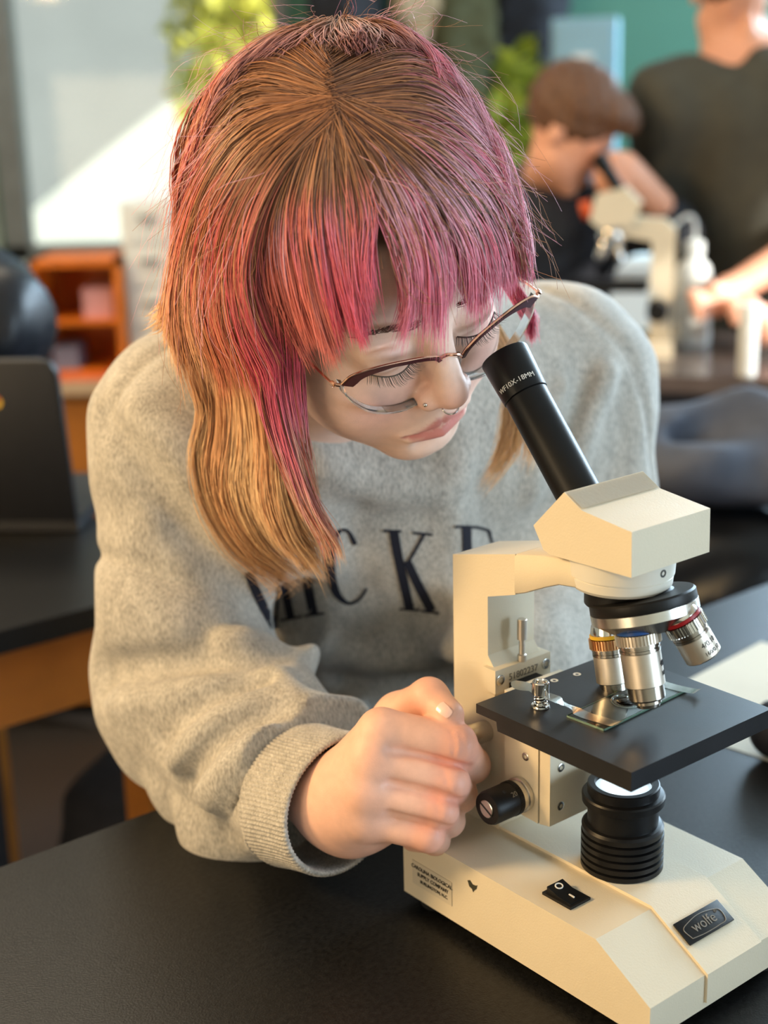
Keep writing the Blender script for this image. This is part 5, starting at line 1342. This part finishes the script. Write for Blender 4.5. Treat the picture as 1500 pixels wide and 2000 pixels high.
# wash bottle beside it, white tube on the bench
wb_ = at(1350, 650, 2.82); wbt = tag(empty('wash_bottle', (wb_[0], wb_[1], .92)), 'white plastic wash bottle with bent spout behind the far microscope', 'bottle')
obj('bottle_body', lathe([(.034, 0), (.037, .006), (.037, .13), (.030, .155), (.016, .168), (.016, .18)], 28), WHITEP, wbt); obj('cap', lathe([(.019, .175), (.019, .20), (.008, .205)], 20), WHITEP, wbt)
obj('spout', tube(spline([(0, 0, .20), (0, 0, .235), (-.015, 0, .25), (-.05, 0, .225)], 14), .004, 8), WHITEP, wbt)
tu = at(1475, 745, 2.42); tb_ = tag(obj('specimen_tube', lathe([(.014, 0), (.016, .004), (.016, .10), (.018, .102), (.018, .125), (0, .126)], 24), WHITEP), 'white capped specimen tube standing at the front of the far bench', 'tube'); tb_.location = (tu[0], tu[1]+.06, .92)
# stool with a jacket and a dark bag in front of the far bench
sx_, sy_ = at(1420, 1000, 1.95)[:2]
stl = tag(empty('lab_stool', (sx_, sy_, 0)), 'round wooden lab stool carrying the navy bag', 'stool')
obj('seat', lathe([(.16, .60), (.17, .605), (.17, .63), (.16, .64), (0, .642)], 40), OAKL, stl)
for a in range(4):
    t = a*PI/2+.5; obj('leg', tube([(.11*math.cos(t), .11*math.sin(t), .60), (.19*math.cos(t), .19*math.sin(t), 0)], .016, 10), OAKL, stl)
c = np.array([sx_, sy_, 0])
jk = lump('jacket', [(c+[-.16, 0, .935], c+[.18, 0, .955], .045, .055), (c+[-.12, -.10, .915], c+[.20, -.10, .90], .04, .05), (c+[-.19, -.05, .92], c+[-.21, -.08, .78], .035, .03)], c-[.4, .35, -.4], c+[.45, .3, 1.05], .012, mat('grey blue jacket cloth', srgb(74, 78, 90), .75, noise=30, var=.15), .05, None, .016)
tag(jk, 'grey blue jacket heaped on the navy bag', 'jacket')
bg2 = lump('school_bag', [(c+[-.11, 0, .735], c+[-.10, 0, .80], .09, .085), (c+[.14, 0, .735], c+[.14, 0, .80], .09, .085), (c+[0, -.05, .73], c+[.02, -.05, .78], .085, .08)], c-[.35, .3, -.55], c+[.4, .25, .98], .012, NAVYF, .06, None, .008)
tag(bg2, 'dark navy school bag lying on the lab stool', 'bag')
# person at the left, only an elbow reaches into the picture
L0 = 1.75
a1, a2, a3 = np.array([-.76, 1.88, 1.33]), at(-34, 632, L0), at(-260, 760, L0+.06); t1, t2 = np.array([-.93, 1.98, 1.28]), np.array([-.93, 1.99, .85])
def elbow_coat(P):
    d = smin(rcone(P, a1, a2, .110, .082), rcone(P, a2, a3, .080, .065), .02); d = smin(d, smin(rcone(P, a1, t1, .085, .12), rcone(P, t1, t2, .14, .16), .06), .05)
    u = (P-a1)@((a2-a1)/np.linalg.norm(a2-a1))
    return d+.004*np.sin(u*70+3*np.sin(P[:, 1]*30))
def elbow_body(P):
    d = smin(rcone(P, a1, a2, .045, .036), rcone(P, a2, a3, .036, .028), .02); d = smin(d, smin(rcone(P, a1, t1, .06, .08), rcone(P, t1, t2, .11, .13), .06), .05)
    return smin(d, head2(P, np.array([-.82, 1.88, 1.52]), (.5, -.4, -.6), (.3, -.1, .9)), .02)
lo = np.array([-1.2, 1.6, .75]); hi = np.array([-.36, 2.25, 1.72])
fig('person', 'person in a shiny dark navy jacket, elbow reaching in beside the laptop', (float(t2[0]), float(t2[1]), .5), [
 ('body', elbow_body, lo, hi, .009, SKIN2), ('jacket', elbow_coat, lo, hi, .008, NAVYF)])
# paper and pouch lying on the near bench
pp = on_z(1395, 1335, .92); pap = tag(obj('paper_sheet', bx(-.02, .26, -.10, .11, 0, .0006), mat('cream paper', srgb(226, 218, 200), .8, noise=20, var=.03)), 'cream sheet of paper lying behind the black stage', 'paper'); pap.location = (pp[0], pp[1], .9201); pap.rotation_euler = (0, 0, M_YAW+.1)
pc = on_z(1520, 1480, .92); po = lump('pencil_pouch', [(np.array([0, 0, .024]), np.array([.10, .06, .024]), .024, .022)], (-.05, -.05, -.01), (.16, .12, .06), .004, DARKF, .01, None, .001)
tag(po, 'black pencil pouch at the bench edge beside the stage', 'pouch'); po.location = (pc[0], pc[1], .92)
